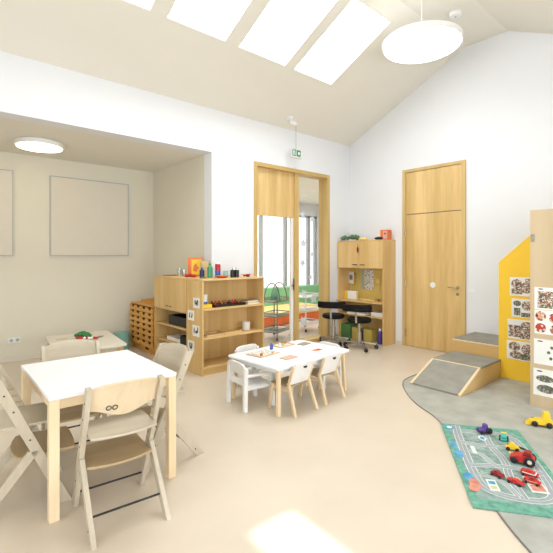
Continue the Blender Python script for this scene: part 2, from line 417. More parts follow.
# ------------------------------------------------------------------ room beyond the glass
struct(MB().box(3.4, 3.5, 5.4, 9.2, 0, 3.1).build('wall_beyond_left', M['wall']))
struct(MB().box(9.7, 9.8, 5.2, 9.2, 0, 3.1).build('wall_beyond_right', M['wall']))
struct(MB().box(6.41, 9.8, 5.0, 5.2, 0, 3.1).build('wall_beyond_front', M['wall']))
w = MB(); holed(w, (3.3, 9.0, 0), (1, 0, 0), (0, 0, 1), [0, 6.5], [0, 3.1], [(.3, 6.3, .12, 2.75)], -.2)
finish(w, 'wall_beyond_rear', M['wall'])
struct(MB().box(3.3, 9.8, 5.2, 9.2, 3.1, 3.2).build('ceiling_beyond', M['ceil']))
r = bpy.data.objects.new('window_6', None); COL.objects.link(r); r.location = (0, 9.1, 0); struct(r)
q = MB()
for x in (3.6, 5.0, 6.1, 7.35, 8.28, 9.25, 9.57): q.box(x-.05, x+.05, -.04, .04, .12, 2.75)
q.box(3.6, 9.6, -.04, .04, 2.69, 2.75).box(3.6, 9.6, -.04, .04, .12, .18)
q.build('window_frame', M['grey'], r)
MB().box(3.6, 9.6, -.004, .004, .18, 2.69).build('pane', M['glass'], r)
# outside: paving, mesh fence and a pale house front
struct(MB().box(-2, 26, 9.4, 30, -.15, -.02).build('outdoor_paving', M['ground']))
q = MB(); 
for i in range(60): q.box(5+i*.12, 5.006+i*.12, 11.0, 11.006, 0, 1.55)
for j in range(10): q.box(5, 12.2, 10.99, 11.01, .1+j*.16, .106+j*.16)
tag(q.build('mesh_fence', M['fence']), 'pale wire mesh fence standing outside beyond the far windows', 'fence')
hb = thing('house', 'pale house with grey windows seen faintly through the far windows', 'building', (15, 19, -.02))
MB().box(-3.5, 3.5, 0, 3, 0, 7).build('wall', M['facade'], hb)
for x in (-2.6, -.6, 1.4):
    for z in (1.2, 4.2): MB().box(x, x+1.1, -.06, -.001, z, z+1.3).build('window', M['fence'], hb)

ob = thing('padded_bench', 'orange padded bench with cream top in the room beyond the glass', 'bench', (6.3, 6.7, 0))
MB().box(-1.9, 1.5, 0, 1.22, 0, .20).build('base', M['orangebox'], ob, bevel=.02)
MB().box(-1.9, 1.5, -.01, 1.22, .20, .26).build('cushion', M['cream'], ob, bevel=.02)
MB().box(-.3, 2.9, 1.24, 1.43, 0.0, .70).build('back_cushion', M['greenpad'], ob, bevel=.03)

def trolley(label, loc, rz, mat, bmat, hoops):
    t = thing('serving_trolley', label, 'trolley', loc, rz, 'trolleys behind the glass')
    W, D = .25, .17
    for sx in (-1, 1):
        for sy in (-1, 1):
            MB().cyl((sx*W, sy*D, .07), (sx*W, sy*D, .74), .011, n=10).build('post', mat, t, smooth=True)
            c = MB().lathe([(0, -.012), (.028, -.012), (.032, -.006), (.032, .006), (.028, .012), (0, .012)], c=(sx*W, sy*D, .032), n=14, axis=1).cyl((sx*W, sy*D, .032), (sx*W, sy*D, .075), .006, n=8)
            c.build('caster', M['black'], t, smooth=True)
    for z in (.14, .42, .68):
        b = MB(); b.box(-W, W, -D, D, z, z+.008)
        for zz in (z, z+.05):
            b.tube([(-W, -D, zz), (W, -D, zz), (W, D, zz), (-W, D, zz)], .008, 6, closed=True)
        for k in range(17):
            x = -W+2*W*k/16
            b.cyl((x, -D, z), (x, -D, z+.05), .0035, n=5).cyl((x, D, z), (x, D, z+.05), .0035, n=5)
        b.build('basket', bmat, t)
    if hoops:
        for sx in (-1, 1):
            pts = [(sx*W*.55, -D*.95*math.cos(a), .69+.32*math.sin(a)) for a in [PI*k/14 for k in range(15)]]
            MB().tube(pts, .011, 8).build('hoop_handle', M['wire'], t, smooth=True)
    return t
trolley('silver three-tier wire trolley with hoop handles behind the glass', (4.97, 5.72, 0), .35, M['wire'], M['wire'], True)
trolley('white three-tier trolley behind the right-hand glass', (5.98, 5.95, 0), .2, M['white'], M['white'], False)
MB_ = MB().ball((0, 0, .12), .09, 14, 10, (1.0, .5, 1.3))
tag(MB_.build('cloth_bag', M['mint'], loc=(5.0, 5.74, .692), smooth=True), 'teal cloth bundle lying in the top basket of the silver trolley', 'bag')

# ------------------------------------------------------------------ lamps, detector, sign
t = thing('pendant_lamp', 'large round white pendant lamp hanging below the ridge', 'lamp', (4.55, 2.58, 4.0))
MB().lathe([(0, .07), (.435, .07), (.455, .055), (.455, .005), (.44, 0), (.435, .004), (0, .004)], n=64).build('shade', M['white'], t, smooth=True)
MB().lathe([(0, -.004), (.432, -.004), (.434, .0035), (0, .0035)], n=64).build('diffuser', M['lamp'], t, smooth=True)
MB().cyl((0, 0, .07), (0, 0, ZR-4.0-.03), .005, n=8).build('cable', M['white'], t)
MB().cyl((0, 0, ZR-4.0-.03), (0, 0, ZR-4.0), .05).build('canopy', M['white'], t, smooth=True)
t = thing('ceiling_lamp', 'flat round lamp glowing on the low alcove ceiling', 'lamp', (1.21, 6.05, AZ))
MB().lathe([(0, 0), (.27, 0), (.285, -.01), (.285, -.055), (.275, -.06), (0, -.06)], n=48).build('shade', M['white'], t, smooth=True)
MB().lathe([(0, -.0605), (.262, -.0605), (.262, -.068), (0, -.068)], n=48).build('diffuser', M['lamp2'], t)
t = thing('smoke_detector', 'small round white smoke detector on the ceiling behind the pendant', 'smoke detector', (5.24, 2.50, ZR))
MB().lathe([(0, 0), (.078, 0), (.078, -.022), (.065, -.045), (.03, -.05), (0, -.05)], n=24).build('housing', M['white'], t, smooth=True)
MB().lathe([(0, -.05), (.012, -.05), (.01, -.056), (0, -.057)], n=12).build('sensor_tip', M['grey'], t)
t = thing('exit_sign', 'green and white emergency exit sign hanging above the glazed opening', 'sign', (4.66, 4.86, 3.17))
t.scale = (.74, 1, .9)
zc = ZE+SL*.14-3.17
MB().box(-.13, .13, -.012, .012, -.062, .062).build('panel', M['white'], t, bevel=.003)
s = MB().box(-.122, -.01, -.016, -.0125, -.057, .057, 0).box(.01, .122, -.016, -.0125, -.057, .057, 0)
s.cyl((.066, -.0165, 0), (.066, -.018, 0), .03, n=14, mi=1).box(-.1, -.07, -.018, -.0165, -.04, .045, 1)
s.ball((-.045, -.017, .03), .01, 8, 6, (1, .3, 1), 1).box(-.052, -.038, -.018, -.0165, -.01, .02, 1).beam((-.045, -.017, -.008), (-.03, -.017, -.045), .001, .009, (0, 1, 0), 1).beam((-.045, -.017, -.008), (-.058, -.017, -.045), .001, .009, (0, 1, 0), 1)
s.build('pictogram', [M['sign'], M['white']], t)
MB().cyl((0, 0, .065), (0, 0, (zc-.01)/.9), .005, n=8).build('rod', M['grey'], t)
MB().box(-.16, .16, -.03, .03, -.085, -.068).build('lamp_bar', M['white'], t, bevel=.004)
t = thing('emergency_light', 'small white spot fitting on the slope beside the exit sign', 'lamp', (4.45, 4.78, ZE+SL*.22))
MB().cyl((0, 0, .01), (0, 0, -.03), .05).build('base', M['white'], t, smooth=True)
MB().cyl((0, 0, -.03), (.03, -.02, -.07), .014).build('stem', M['white'], t)
MB().cyl((.0, -.01, -.07), (.10, -.03, -.09), .03).build('spot_head', M['white'], t, smooth=True)

# acoustic boards on alcove wall
for x0, x1, z1, l in ((1.51, 2.69, 2.70, 'large square off-white acoustic board on the alcove wall, the one seen whole'), (-.14, 1.04, 2.71, 'off-white acoustic board on the alcove wall, cut by the left edge of the view')):
    t = thing('acoustic_board', l, 'wall board', (x0, AY-.001, 1.5), 0, 'acoustic boards in the alcove')
    W = x1-x0; H = z1-1.5
    MB().box(0, W, -.04, 0, 0, H).build('panel', M['offwhite'], t, bevel=.002)
    MB().box(0, W, -.046, -.0405, 0, .012).box(0, W, -.046, -.0405, H-.012, H).box(0, .012, -.046, -.0405, .012, H-.012).box(W-.012, W, -.046, -.0405, .012, H-.012).build('edge_frame', M['grey'], t)

# ------------------------------------------------------------------ high chairs
def high_chair(label, loc, rz, group='height-adjustable chairs around the big white table'):
    t = thing('high_chair', label, 'chair', loc, rz, group)
    yu = lambda z: .45-.455*z
    for s in (-1, 1):
        x = s*.2
        u = MB().beam((x, .45, 0), (x, yu(.79), .79), .026, .055, square=True)
        for z in (.18, .42, .60, .70):
            u.cyl((x+s*.0125, yu(z), z), (x+s*.0145, yu(z), z), .006, n=8, mi=1)
        for k in range(9):
            z = .26+k*.045
            u.box(x-s*.013-.002, x-s*.013+.002, yu(z)-.012, yu(z)+.024, z, z+.012, 2)
        u.build('upright', [M['greywood'], M['ink'], M['brownseat']], t, bevel=.003)
        l = MB().beam((x, 0, 0), (x, yu(.35)-.01, .35), .026, .05, square=True)
        l.cyl((x+s*.0125, .045, .055), (x+s*.0145, .045, .055), .006, n=8, mi=1)
        l.build('leg', [M['greywood'], M['ink']], t, bevel=.003)
        MB().box(x-.012, x+.012, .035, .44, 0.006, .03).build('floor_rail', M['greywood'], t, bevel=.003) if 0 else None
    def back(u, v):
        x = -.186+.372*u; c = (x/.186)
        top = .772+.036*(1-c*c)**.6 if abs(c) < 1 else .772
        bot = .645-.045*(math.cos(c*PI)+1)/2
        z = bot+(top-bot)*v
        y = yu(z)+.004-.042*(1-c*c)
        return (x, y, z), (0, 1, .5)
    b = MB().sheet(back, 22, 8, .011).build('backrest', M['birchx'] if 0 else M['ply'], t, smooth=True)
    lg = MB()
    for dx in (-.016, .016):
        c = (-.075+dx)/.186; z0 = .655; y0 = yu(z0)+.004-.042*(1-c*c)-.0075
        pts = [(-.075+dx+.013*math.cos(a), y0-.5*.013*math.sin(a)*.85, z0+.013*math.sin(a)) for a in [2*PI*k/18 for k in range(18)]]
        lg.tube(pts, .0032, 6, closed=True)
    lg.build('emblem', M['ink'], b)
    def board(y0, y1, z, half, bow, mat, nm):
        def fn(u, v):
            x = -half+2*half*u; c = x/half
            ya = y0-bow*(1-c*c); yb = y1+bow*.3*(1-c*c)
            return (x, ya+(yb-ya)*v, z), (0, 0, 1)
        return MB().sheet(fn, 16, 4, .015).build(nm, mat, t, bevel=.003, smooth=True)
    board(.12, .39, .50, .184, .035, M['greyboard'], 'seat')
    board(.20, .50, .31, .184, .035, M['brownseat'], 'footrest')
    for (y, z) in ((.085, .10), (yu(.09), .09), (yu(.285)+.015, .285), (yu(.475)+.02, .475)):
        MB().cyl((-.188, y, z), (.188, y, z), .006, n=10).build('cross_rod', M['rod'], t, smooth=True)
    return t
A5 = math.radians(-4.5)
def back_off(cx_, cy_, rz): return (cx_, cy_, 0)
hc = high_chair('whitewashed wooden high chair nearest the camera, its back with a ring emblem turned to us', (.89, 2.22, 0), A5)
dup(hc, 'whitewashed high chair at the left end of the big table, cut by the photo edge', (.275, 3.02, 0), -PI/2+math.radians(-7))
dup(hc, 'whitewashed high chair on the far side of the big table, only its curved back visible', (.96, 3.74, 0), PI+A5)
dup(hc, 'whitewashed high chair at the right end of the big table, seen from its side', (1.62, 2.95, 0), PI/2+.03)

for o in [q for q in COL.objects if q.name.startswith('backrest') and q.parent and q.parent.name.startswith('high_chair.')]:
    o.material_slots[0].link = 'OBJECT'; o.material_slots[0].material = M['greyboard']

# big white table
ca, sa = math.cos(A5), math.sin(A5)
t = thing('table', 'big square white-topped table with birch legs in the left foreground', 'table', (.955, 3.02, 0), math.radians(-.8))
MB().box(-.388, .388, -.45, .45, .686, .71).build('tabletop', [M['whitetop']], t, bevel=.004)
for s in (-1, 1):
    MB().box(-.335, .335, s*.40-.011, s*.40+.011, .62, .686).build('apron', M['birchx'], t, bevel=.002)
    MB().box(s*.358-.011, s*.358+.011, -.385, .385, .62, .686).build('apron', M['birchx'], t, bevel=.002)
    for q in (-1, 1):
        MB().box(s*.359-.027, s*.359+.027, q*.423-.027, q*.423+.027, 0, .686).build('leg', M['birch'], t, bevel=.004)

# ------------------------------------------------------------------ small table with chairs
TR = math.radians(3.5); ctr = Vector((3.055, 3.27, 0))
t = thing('childrens_table', 'low white table with splayed birch legs in the middle of the room', 'table', ctr, TR)
rp = []
W, D, R = .573, .385, .05
for (cx0, cy0, a0) in ((W-R, D-R, 0), (-W+R, D-R, 90), (-W+R, -D+R, 180), (W-R, -D+R, 270)):
    for k in range(6):
        a = math.radians(a0+90*k/5); rp.append((cx0+R*math.cos(a), cy0+R*math.sin(a)))
MB().prism(rp, .44, .46).build('tabletop', M['whitetop'], t, bevel=.002)
for s in (-1, 1):
    MB().box(-.48, .48, s*.30-.01, s*.30+.01, .385, .44).build('apron', M['white'], t)
    MB().box(s*.49-.01, s*.49+.01, -.29, .29, .385, .44).build('apron', M['white'], t)
    for q in (-1, 1):
        MB().beam((s*.520, q*.335, 0), (s*.505, q*.32, .44), .037, .037, square=True).build('leg', M['birch'], t, bevel=.006)

def armchair(label, loc, rz):
    t = thing('childrens_armchair', label, 'chair', loc, rz, 'white chairs with arms at the low table')
    # local: back at -y, facing +y
    def bk(u, v):
        x = -.155+.31*u; c = x/.155
        top = .455-.02*abs(c)**4
        return (x, -.155-.02*(v), .335+(top-.335)*v), (0, 1, .15)
    MB().sheet(bk, 16, 4, .022).build('backrest', M['white'], t, bevel=.005, smooth=True)
    MB().box(-.14, .14, -.165, -.143, .235, .29).box(-.14, -.085, -.165, -.147, .29, .34).box(.085, .14, -.165, -.147, .29, .34).build('lower_rail', M['white'], t, bevel=.004)
    MB().box(-.15, .15, -.15, .14, .222, .24).build('seat', M['white'], t, bevel=.006)
    for s in (-1, 1):
        MB().beam((s*.168, -.175, 0), (s*.155, -.162, .42), .040, .042, square=True).build('leg', M['white'], t, bevel=.006)
        MB().beam((s*.168, .15, 0), (s*.16, .13, .34), .038, .042, square=True).build('leg', M['white'], t, bevel=.006)
        MB().box(s*.162-.018, s*.162+.018, -.15, .155, .325, .35).build('armrest', M['white'], t, bevel=.007)
        MB().box(s*.160-.01, s*.160+.01, -.15, .13, .20, .235).build('side_rail', M['white'], t, bevel=.003)
    return t
ac = armchair('small white armchair at the left end of the low table, back to the shelf side', (2.57, 3.335, 0), -PI/2-.10)
dup(ac, 'small white armchair behind the low table, tucked in before the open shelves', (2.95, 3.73, 0), PI+.08)
dup(ac, 'small white armchair at the right end of the low table, near the swivel stools', (3.60, 3.345, 0), PI/2+.06)
def schoolchair(label, loc, rz):
    t = thing('childrens_chair', label, 'chair', loc, rz, 'birch-legged chairs in front of the low table')
    def bk(u, v):
        x = -.132+.264*u; c = x/.132
        z = .275+.215*v
        r_ = 0
        if v > .85: x *= 1-.06*((v-.85)/.15)**2
        return (x, -.075-.085*v-.012*(1-c*c), z), (0, 1, .2)
    b = MB().sheet(bk, 12, 8, .012).build('backrest', M['white'], t, bevel=.003, smooth=True)
    MB().lathe([(0, 0), (.026, 0), (.026, .003), (0, .003)], n=16, axis=1).build('grip_hole', M['ink'], b, loc=(0, -.166, .445), rot=(-.38, 0, 0)).scale = (1, 1, .6)
    MB().box(-.132, .132, -.07, .18, .245, .26).build('seat', M['brownseat'], t, bevel=.006)
    for s in (-1, 1):
        MB().beam((s*.155, -.175, 0), (s*.140, -.075, .29), .025, .034, square=True).build('leg', M['birch'], t, bevel=.006)
        MB().beam((s*.140, -.078, .285), (s*.139, -.145, .46), .013, .03).build('back_post', M['birch'], t, bevel=.004)
        MB().beam((s*.155, .175, 0), (s*.142, .14, .25), .025, .034, square=True).build('leg', M['birch'], t, bevel=.006)
        MB().box(s*.140-.007, s*.140+.007, -.07, .13, .205, .24).build('side_rail', M['birch'], t, bevel=.002)
    return t
sc = schoolchair('small chair with white back and birch legs, nearer the white armchair', (2.80, 2.965, 0), TR)
dup(sc, 'small chair with white back and birch legs, near the right end of the low table', (3.26, 3.0, 0), TR)

# things on the low table
def on_table(x, y): return (x, y, .46)
def board_game(label, x, y, rz, w_, d_, group, n_):
    t = thing('puzzle_board', label, 'toy', (x, y, .4605), rz, group)
    MB().box(-w_/2, w_/2, -d_/2, d_/2, 0, .01).build('board', M['tan'], t, bevel=.002)
    MB().box(-w_/2+.012, w_/2-.012, -d_/2+.012, d_/2-.012, .01, .012).build('picture', M['photo4'], t)
    rr = random.Random(n_)
    for k in range(7):
        px, py = rr.uniform(-w_/2+.03, w_/2-.03), rr.uniform(-d_/2+.03, d_/2-.03); c = rr.choice(['rust', 'white', 'tan', 'steelgrey', 'paper', 'garland', 'white', 'tan'])
        MB().box(px-.014, px+.014, py-.010, py+.010, .012, .012+rr.uniform(.01, .03)).build('game_piece', M[c], t, bevel=.003)
board_game('flat board game with little standing pieces at the left of the low table', 2.78, 3.40, .15, .30, .22, 'games on the low table', 1)
board_game('open game tray with pieces at the back of the low table', 3.22, 3.57, .15, .26, .15, 'games on the low table', 2)
tag(MB().box(-.08, .08, -.05, .05, 0, .006).build('picture_card', M['steelgrey'], loc=(3.46, 3.47, .4605), rz=.2, bevel=.001), 'small grey picture card lying at the right of the low table', 'card', 'cards on the low table')
q = MB().box(-.075, .075, -.05, .05, 0, .006).box(-.06, 0, -.035, .035, .006, .0075, 1).box(.01, .06, -.03, .03, .006, .0075, 2)
tag(q.build('picture_card', [M['paper'], M['orange'], M['darkred']], loc=(3.33, 3.14, .4605), rz=.1, bevel=0), 'small orange and red picture card lying before the right birch chair', 'card', 'cards on the low table')
q = MB().box(-.085, .085, -.055, .055, 0, .008).box(-.07, .07, -.04, .04, .008, .0095, 1)
tag(q.build('picture_card', [M['tan'], M['lightpink']], loc=(2.87, 3.10, .4605), rz=.1), 'small tan picture card lying before the left birch chair', 'card', 'cards on the low table')
tag(MB().prism([(-.02, 0), (.02, 0), (.02, .05), (.0, .07), (-.02, .05)], -.01, .01, 'xz').build('toy_house', M['blue'], loc=(2.98, 3.50, .4605), rz=.2, bevel=.002), 'tiny blue wooden house piece on the low table', 'toy')

# ------------------------------------------------------------------ open shelf (faces the camera)
sh = thing('open_shelf', 'open beech bookcase with two shelves facing the room', 'shelf', (2.68, 4.47, 0))
W, D, H, T = .99, .385, 1.21, .02
MB().box(0, T, 0, D, 0, H-.022).build('side_panel', M['beech'], sh, bevel=.0015)
MB().box(W-T, W, 0, D, 0, H-.022).build('side_panel', M['beech'], sh, bevel=.0015)
MB().box(-.002, W+.002, -.002, D, H-.022, H).build('top_panel', M['beechx'], sh, bevel=.0015)
MB().box(T, W-T, D-.012, D, .08, H-.022).build('back_panel', M['beech'], sh)
for z in (.10, .47, .835): MB().box(T, W-T, .004, D-.012, z-.022, z).build('shelf', M['beechx'], sh, bevel=.001)
MB().box(T, W-T, .02, .035, 0, .078).build('plinth', M['beechx'], sh)
# cabinet with doors facing the table side
cb = thing('cabinet', 'beech cabinet with closed upper doors and open compartments facing left', 'cabinet', (2.68, 4.86, 0))
MB().box(.004, .44, .002, .02, .0, 1.188).build('side_panel', M['beech'], cb)
MB().box(.004, .44, .94, .96, .0, 1.188).build('side_panel', M['beech'], cb)
MB().box(.0, .444, .002, .96, 1.188, 1.21).build('top_panel', M['beechy'], cb, bevel=.0015)
MB().box(.428, .44, .02, .94, .06, 1.188).build('back_panel', M['beech'], cb)
for z in (.08, .30, .53, .755): MB().box(.012, .428, .02, .94, z-.02, z).build('shelf', M['beechy'], cb, bevel=.001)
MB().box(.03, .04, .02, .94, 0, .06).build('plinth', M['beechy'], cb)
for k, (a, b) in enumerate(((.006, .478), (.482, .956))):
    dd = MB().box(-.016, .002, a, b, .757, 1.186).build('door', M['beech'], cb, bevel=.0015)
    hy = .478-.05 if k == 0 else .482+.05
    MB().box(-.03, -.016, hy-.028, hy+.028, .80, .806).build('handle', M['ink'], dd)
def flat_box(name, label, cat, mat, loc, s, group=None, lid=None):
    return tag(MB().box(-s[0]/2, s[0]/2, -s[1]/2, s[1]/2, 0, s[2]).build(name, mat, loc=loc, bevel=.004), label, cat, group)
def tray_mb(w_, d_, h_, t_=.008):
    return MB().box(-w_/2, w_/2, -d_/2, d_/2, 0, t_).box(-w_/2, -w_/2+t_, -d_/2, d_/2, t_, h_).box(w_/2-t_, w_/2, -d_/2, d_/2, t_, h_).box(-w_/2+t_, w_/2-t_, -d_/2, -d_/2+t_, t_, h_).box(-w_/2+t_, w_/2-t_, d_/2-t_, d_/2, t_, h_)
tag(tray_mb(.30, .56, .13).build('storage_box', M['black'], loc=(2.88, 5.2, .5305)), 'open black box in the upper open compartment of the cabinet', 'box')
tag(MB().box(-.14, .14, -.2, .2, 0, .05).build('paper_stack', M['paper'], loc=(2.88, 5.35, .3005), bevel=.002), 'low stack of white paper in the bottom compartment of the cabinet', 'paper')
tag(tray_mb(.26, .24, .11).build('storage_box', M['black'], loc=(2.86, 5.02, .3005)), 'small black box low in the cabinet beside the paper stack', 'box')
# cards taped on the shelf side
def card(label, y0, y1, z0, z1, glyph):
    t = thing('symbol_card', label, 'card', (2.6795, (y0+y1)/2, (z0+z1)/2), 0, 'symbol cards on the shelf side')
    a, b = abs(y1-y0)/2, abs(z1-z0)/2
    MB().box(-.0015, 0, -a, a, -b, b).build('paper', M['paper'], t)
    s = MB()
    for (y_, z_, ry, rz_) in glyph: s.prism([(y_*a+ry*a*math.cos(k*PI/4+.3), z_*b+rz_*b*math.sin(k*PI/4+.3)) for k in range(8)], -.0022, -.0016, 'yz')
    s.build('drawing', M['ink'], t)
L = 'small white card with black drawings on the bookcase side, '
card(L+'topmost', 4.69, 4.53, .84, .97, [(.4, .1, .18, .5), (-.25, .3, .25, .3), (-.2, -.2, .2, .35), (.1, -.1, .12, .3)])
card(L+'second from the top', 4.83, 4.67, .67, .80, [(.35, .1, .13, .55), (-.35, .1, .13, .55), (.5, -.3, .15, .2), (-.2, -.3, .15, .2)])
card(L+'third from the top', 4.71, 4.54, .48, .62, [(.5, .0, .14, .6), (-.1, -.2, .3, .3), (-.5, .2, .15, .6)])
card(L+'lowest', 4.83, 4.67, .27, .41, [(.3, .2, .2, .5), (-.3, .2, .2, .5), (0, -.3, .35, .25)])

# things on top of the shelves
TZ = 1.2105
def bottle(name, label, cat, mats, x, y, z, r, h, cap=True, group=None):
    t = thing(name, label, cat, (x, y, z), 0, group)
    MB().lathe([(0, 0), (r, 0), (r, h*.72), (r*.5, h*.82), (r*.45, h*.86), (0, h*.86)], n=16).build('body', mats[0], t, smooth=True)
    if cap: MB().lathe([(0, h*.861), (r*.55, h*.861), (r*.55, h), (0, h)], n=12).build('cap', mats[1], t, smooth=True)
    return t
def can(name, label, cat, mat, x, y, z, r, h, group=None):
    return tag(MB().lathe([(0, 0), (r, 0), (r, h), (r*.88, h), (r*.88, h-.004), (0, h-.004)], n=20).build(name, mat, loc=(x, y, z), smooth=True), label, cat, group)
t = thing('game_box', 'tall orange and yellow box standing on the cabinet top', 'box', (3.02, 5.24, TZ), -.5)
MB().box(-.10, .10, -.03, .03, 0, .265).build('carton', M['orange'], t, bevel=.002)
MB().box(-.05, .10, -.032, -.0305, .02, .24).build('print', M['yellow'], t)
MB().prism([(-.03, .08), (.02, .06), (.05, .12), (.01, .19), (-.02, .15)], -.0335, -.0322, 'xz').build('picture', M['orange'], t)
tag(MB().box(-.05, .05, -.03, .03, 0, .22).build('game_box', M['tan'], loc=(3.045, 5.02, TZ), rz=-.3, bevel=.002), 'pale yellow carton standing beside the orange box', 'box')
bottle('paint_bottle', 'dark blue bottle in front of the cartons on the cabinet', 'bottle', [M['navy'], M['blue']], 2.95, 4.93, TZ, .033, .13)
bottle('paint_bottle', 'tall green bottle on the bookcase corner', 'bottle', [M['green'], M['green']], 2.99, 4.79, TZ, .036, .19)
t = thing('drink_can', 'red and blue striped canister behind the green bottle', 'can', (3.12, 4.80, TZ))
MB().lathe([(0, 0), (.036, 0), (.036, .09), (0, .09)], n=18).build('lower_band', M['blue'], t, smooth=True)
MB().lathe([(0, .09), (.036, .09), (.036, .175), (.03, .18), (0, .18)], n=18).build('body', M['red'], t, smooth=True)
MB().lathe([(0, .18), (.03, .18), (.026, .198), (0, .198)], n=18).build('lid', M['white'], t, smooth=True)
def tumbler(label, x, y, z, r, h):
    return tag(MB().lathe([(0, 0), (r, 0), (r*1.08, h), (r*1.0, h), (r*.92, .006), (0, .006)], n=16).build('drinking_glass', M['glassware'], loc=(x, y, z), smooth=True), label, 'glass', 'glasses on the cabinet')
tumbler('clear glass standing at the left of the cabinet top', 2.88, 5.44, TZ, .028, .11)
tumbler('clear glass beside the toy ladybirds', 2.87, 5.28, TZ, .028, .10)
tumbler('clear glass behind the black jars on the bookcase', 3.32, 4.70, TZ, .03, .13)
def ladybird(label, x, y, rz):
    t = thing('toy_beetle', label, 'toy', (x, y, TZ), rz, 'toy beetles on the cabinet')
    MB().ball((0, 0, .022), .032, 12, 8, (1.2, 1, .7)).build('shell', M['red'], t, smooth=True)
    MB().ball((.038, 0, .018), .014, 8, 6).build('head', M['black'], t, smooth=True)
ladybird('red toy beetle in front of the orange box', 2.80, 5.08, .4); ladybird('red toy beetle beside the blue bottle', 2.84, 4.96, 2.2)
ladybird('red toy beetle further back next to the glass', 2.90, 5.16, 1.2)
tag(MB().box(-.09, .09, -.07, .07, 0, .008).build('picture_card', M['brown'], loc=(2.84, 5.64, TZ), rz=.2), 'flat dark card on the far end of the cabinet top', 'card')
tag(MB().lathe([(0, 0), (.05, 0), (.095, .03), (.088, .03), (.045, .008), (0, .008)], n=24).build('plate', M['orange'], loc=(3.05, 4.60, TZ), smooth=True), 'shallow orange plate on the bookcase top', 'plate')
tag(MB().lathe([(0, 0), (.045, 0), (.05, .012), (0, .02)], n=18).build('paint_dish', M['garland'], loc=(2.83, 4.70, TZ), smooth=True), 'small grey-green dish on the bookcase corner', 'dish')
can('cup', 'pale teal cup on the bookcase top beside the black jars', 'cup', M['bin'], 3.14, 4.64, TZ, .034, .09)
can('jar', 'left of the two black jars on the bookcase top', 'jar', M['black'], 3.225, 4.60, TZ, .03, .10, 'black jars')
can('jar', 'right of the two black jars on the bookcase top', 'jar', M['black'], 3.290, 4.59, TZ, .03, .10, 'black jars')
t = thing('toy_plane', 'little red toy plane on the right of the bookcase top', 'toy', (3.50, 4.64, TZ), .3)
MB().beam((-.08, 0, .02), (.07, 0, .028), .022, .026, (0, 1, 0)).build('fuselage', M['darkred'], t, bevel=.006)
MB().box(-.01, .025, -.10, .10, .026, .031).build('wing', M['red'], t, bevel=.002)
MB().box(-.082, -.06, -.03, .03, .028, .032).build('tail', M['red'], t)
MB().cyl((.02, -.02, .010), (.02, .02, .010), .010).build('wheel', M['black'], t)
# shelf .835
S1 = .8355
flat_box('toy_box', 'small yellow box on the upper shelf, under the blue tin', 'box', M['yellow'], (2.80, 4.60, S1), (.13, .12, .05))
t = thing('tin', 'white and blue tin standing on the yellow box', 'tin', (2.79, 4.61, S1+.0505))
MB().lathe([(0, 0), (.04, 0), (.04, .03), (0, .03)], n=18).build('lower_band', M['blue'], t, smooth=True)
MB().lathe([(0, .03), (.04, .03), (.04, .12), (0, .12)], n=18).build('body', M['paper'], t, smooth=True)
tr = tray_mb(.50, .17, .035).build('tray', M['black'], loc=(3.15, 4.62, S1)); tag(tr, 'long dark tray of little pegs on the upper shelf', 'tray')
peg = None
for k in range(18):
    x = 3.15-.215+(k % 9)*.054; y = 4.585+(k//9)*.07; c = ['red', 'brown', 'darkred', 'black', 'rust'][(k*7) % 5]
    tag(MB().lathe([(0, 0), (.014, 0), (.014, .03), (.008, .036), (.012, .05), (.008, .06), (0, .062)], n=10).build('peg_figure', M[c], loc=(x, y, S1+.0085), smooth=True),
        ('brown', 'red')[c in ('red', 'darkred')]+' turned wooden peg standing in the dark tray' if c != 'black' else 'black turned wooden peg standing in the dark tray', 'peg', 'pegs in the dark tray, '+('red' if c in ('red', 'darkred') else 'black' if c == 'black' else 'brown')+' ones')
for k in range(4):
    tag(MB().box(-.10, .10, -.06, .06, 0, .014).build('booklet', M[('paper', 'tan', 'paper', 'steelgrey')[k]], loc=(3.54-.005*k, 4.60+.003*k, S1+k*.0145), rz=.06*k),
        'thin booklet at the right of the upper shelf, '+('lowest of its stack', 'second from below in its stack', 'third from below in its stack', 'top of its stack')[k], 'booklet', 'booklets on the upper shelf')
tag(MB().box(-.075, .075, -.035, .035, 0, .018).build('wooden_case', M['tan'], loc=(3.50, 4.76, S1), bevel=.002), 'small tan wooden case behind the booklets', 'box')
# shelf .47
S2 = .4705
tag(tray_mb(.26, .18, .02).build('wooden_tray', M['tan'], loc=(2.92, 4.63, S2)), 'flat wooden tray at the left of the middle shelf', 'tray', 'wooden trays on the middle shelf')
tag(tray_mb(.28, .18, .024).build('wooden_tray', M['beechx'], loc=(3.21, 4.64, S2)), 'flat wooden tray in the middle of the middle shelf', 'tray', 'wooden trays on the middle shelf')
can('cup', 'white cup at the right of the middle shelf', 'cup', M['paper'], 3.50, 4.66, S2, .055, .11)

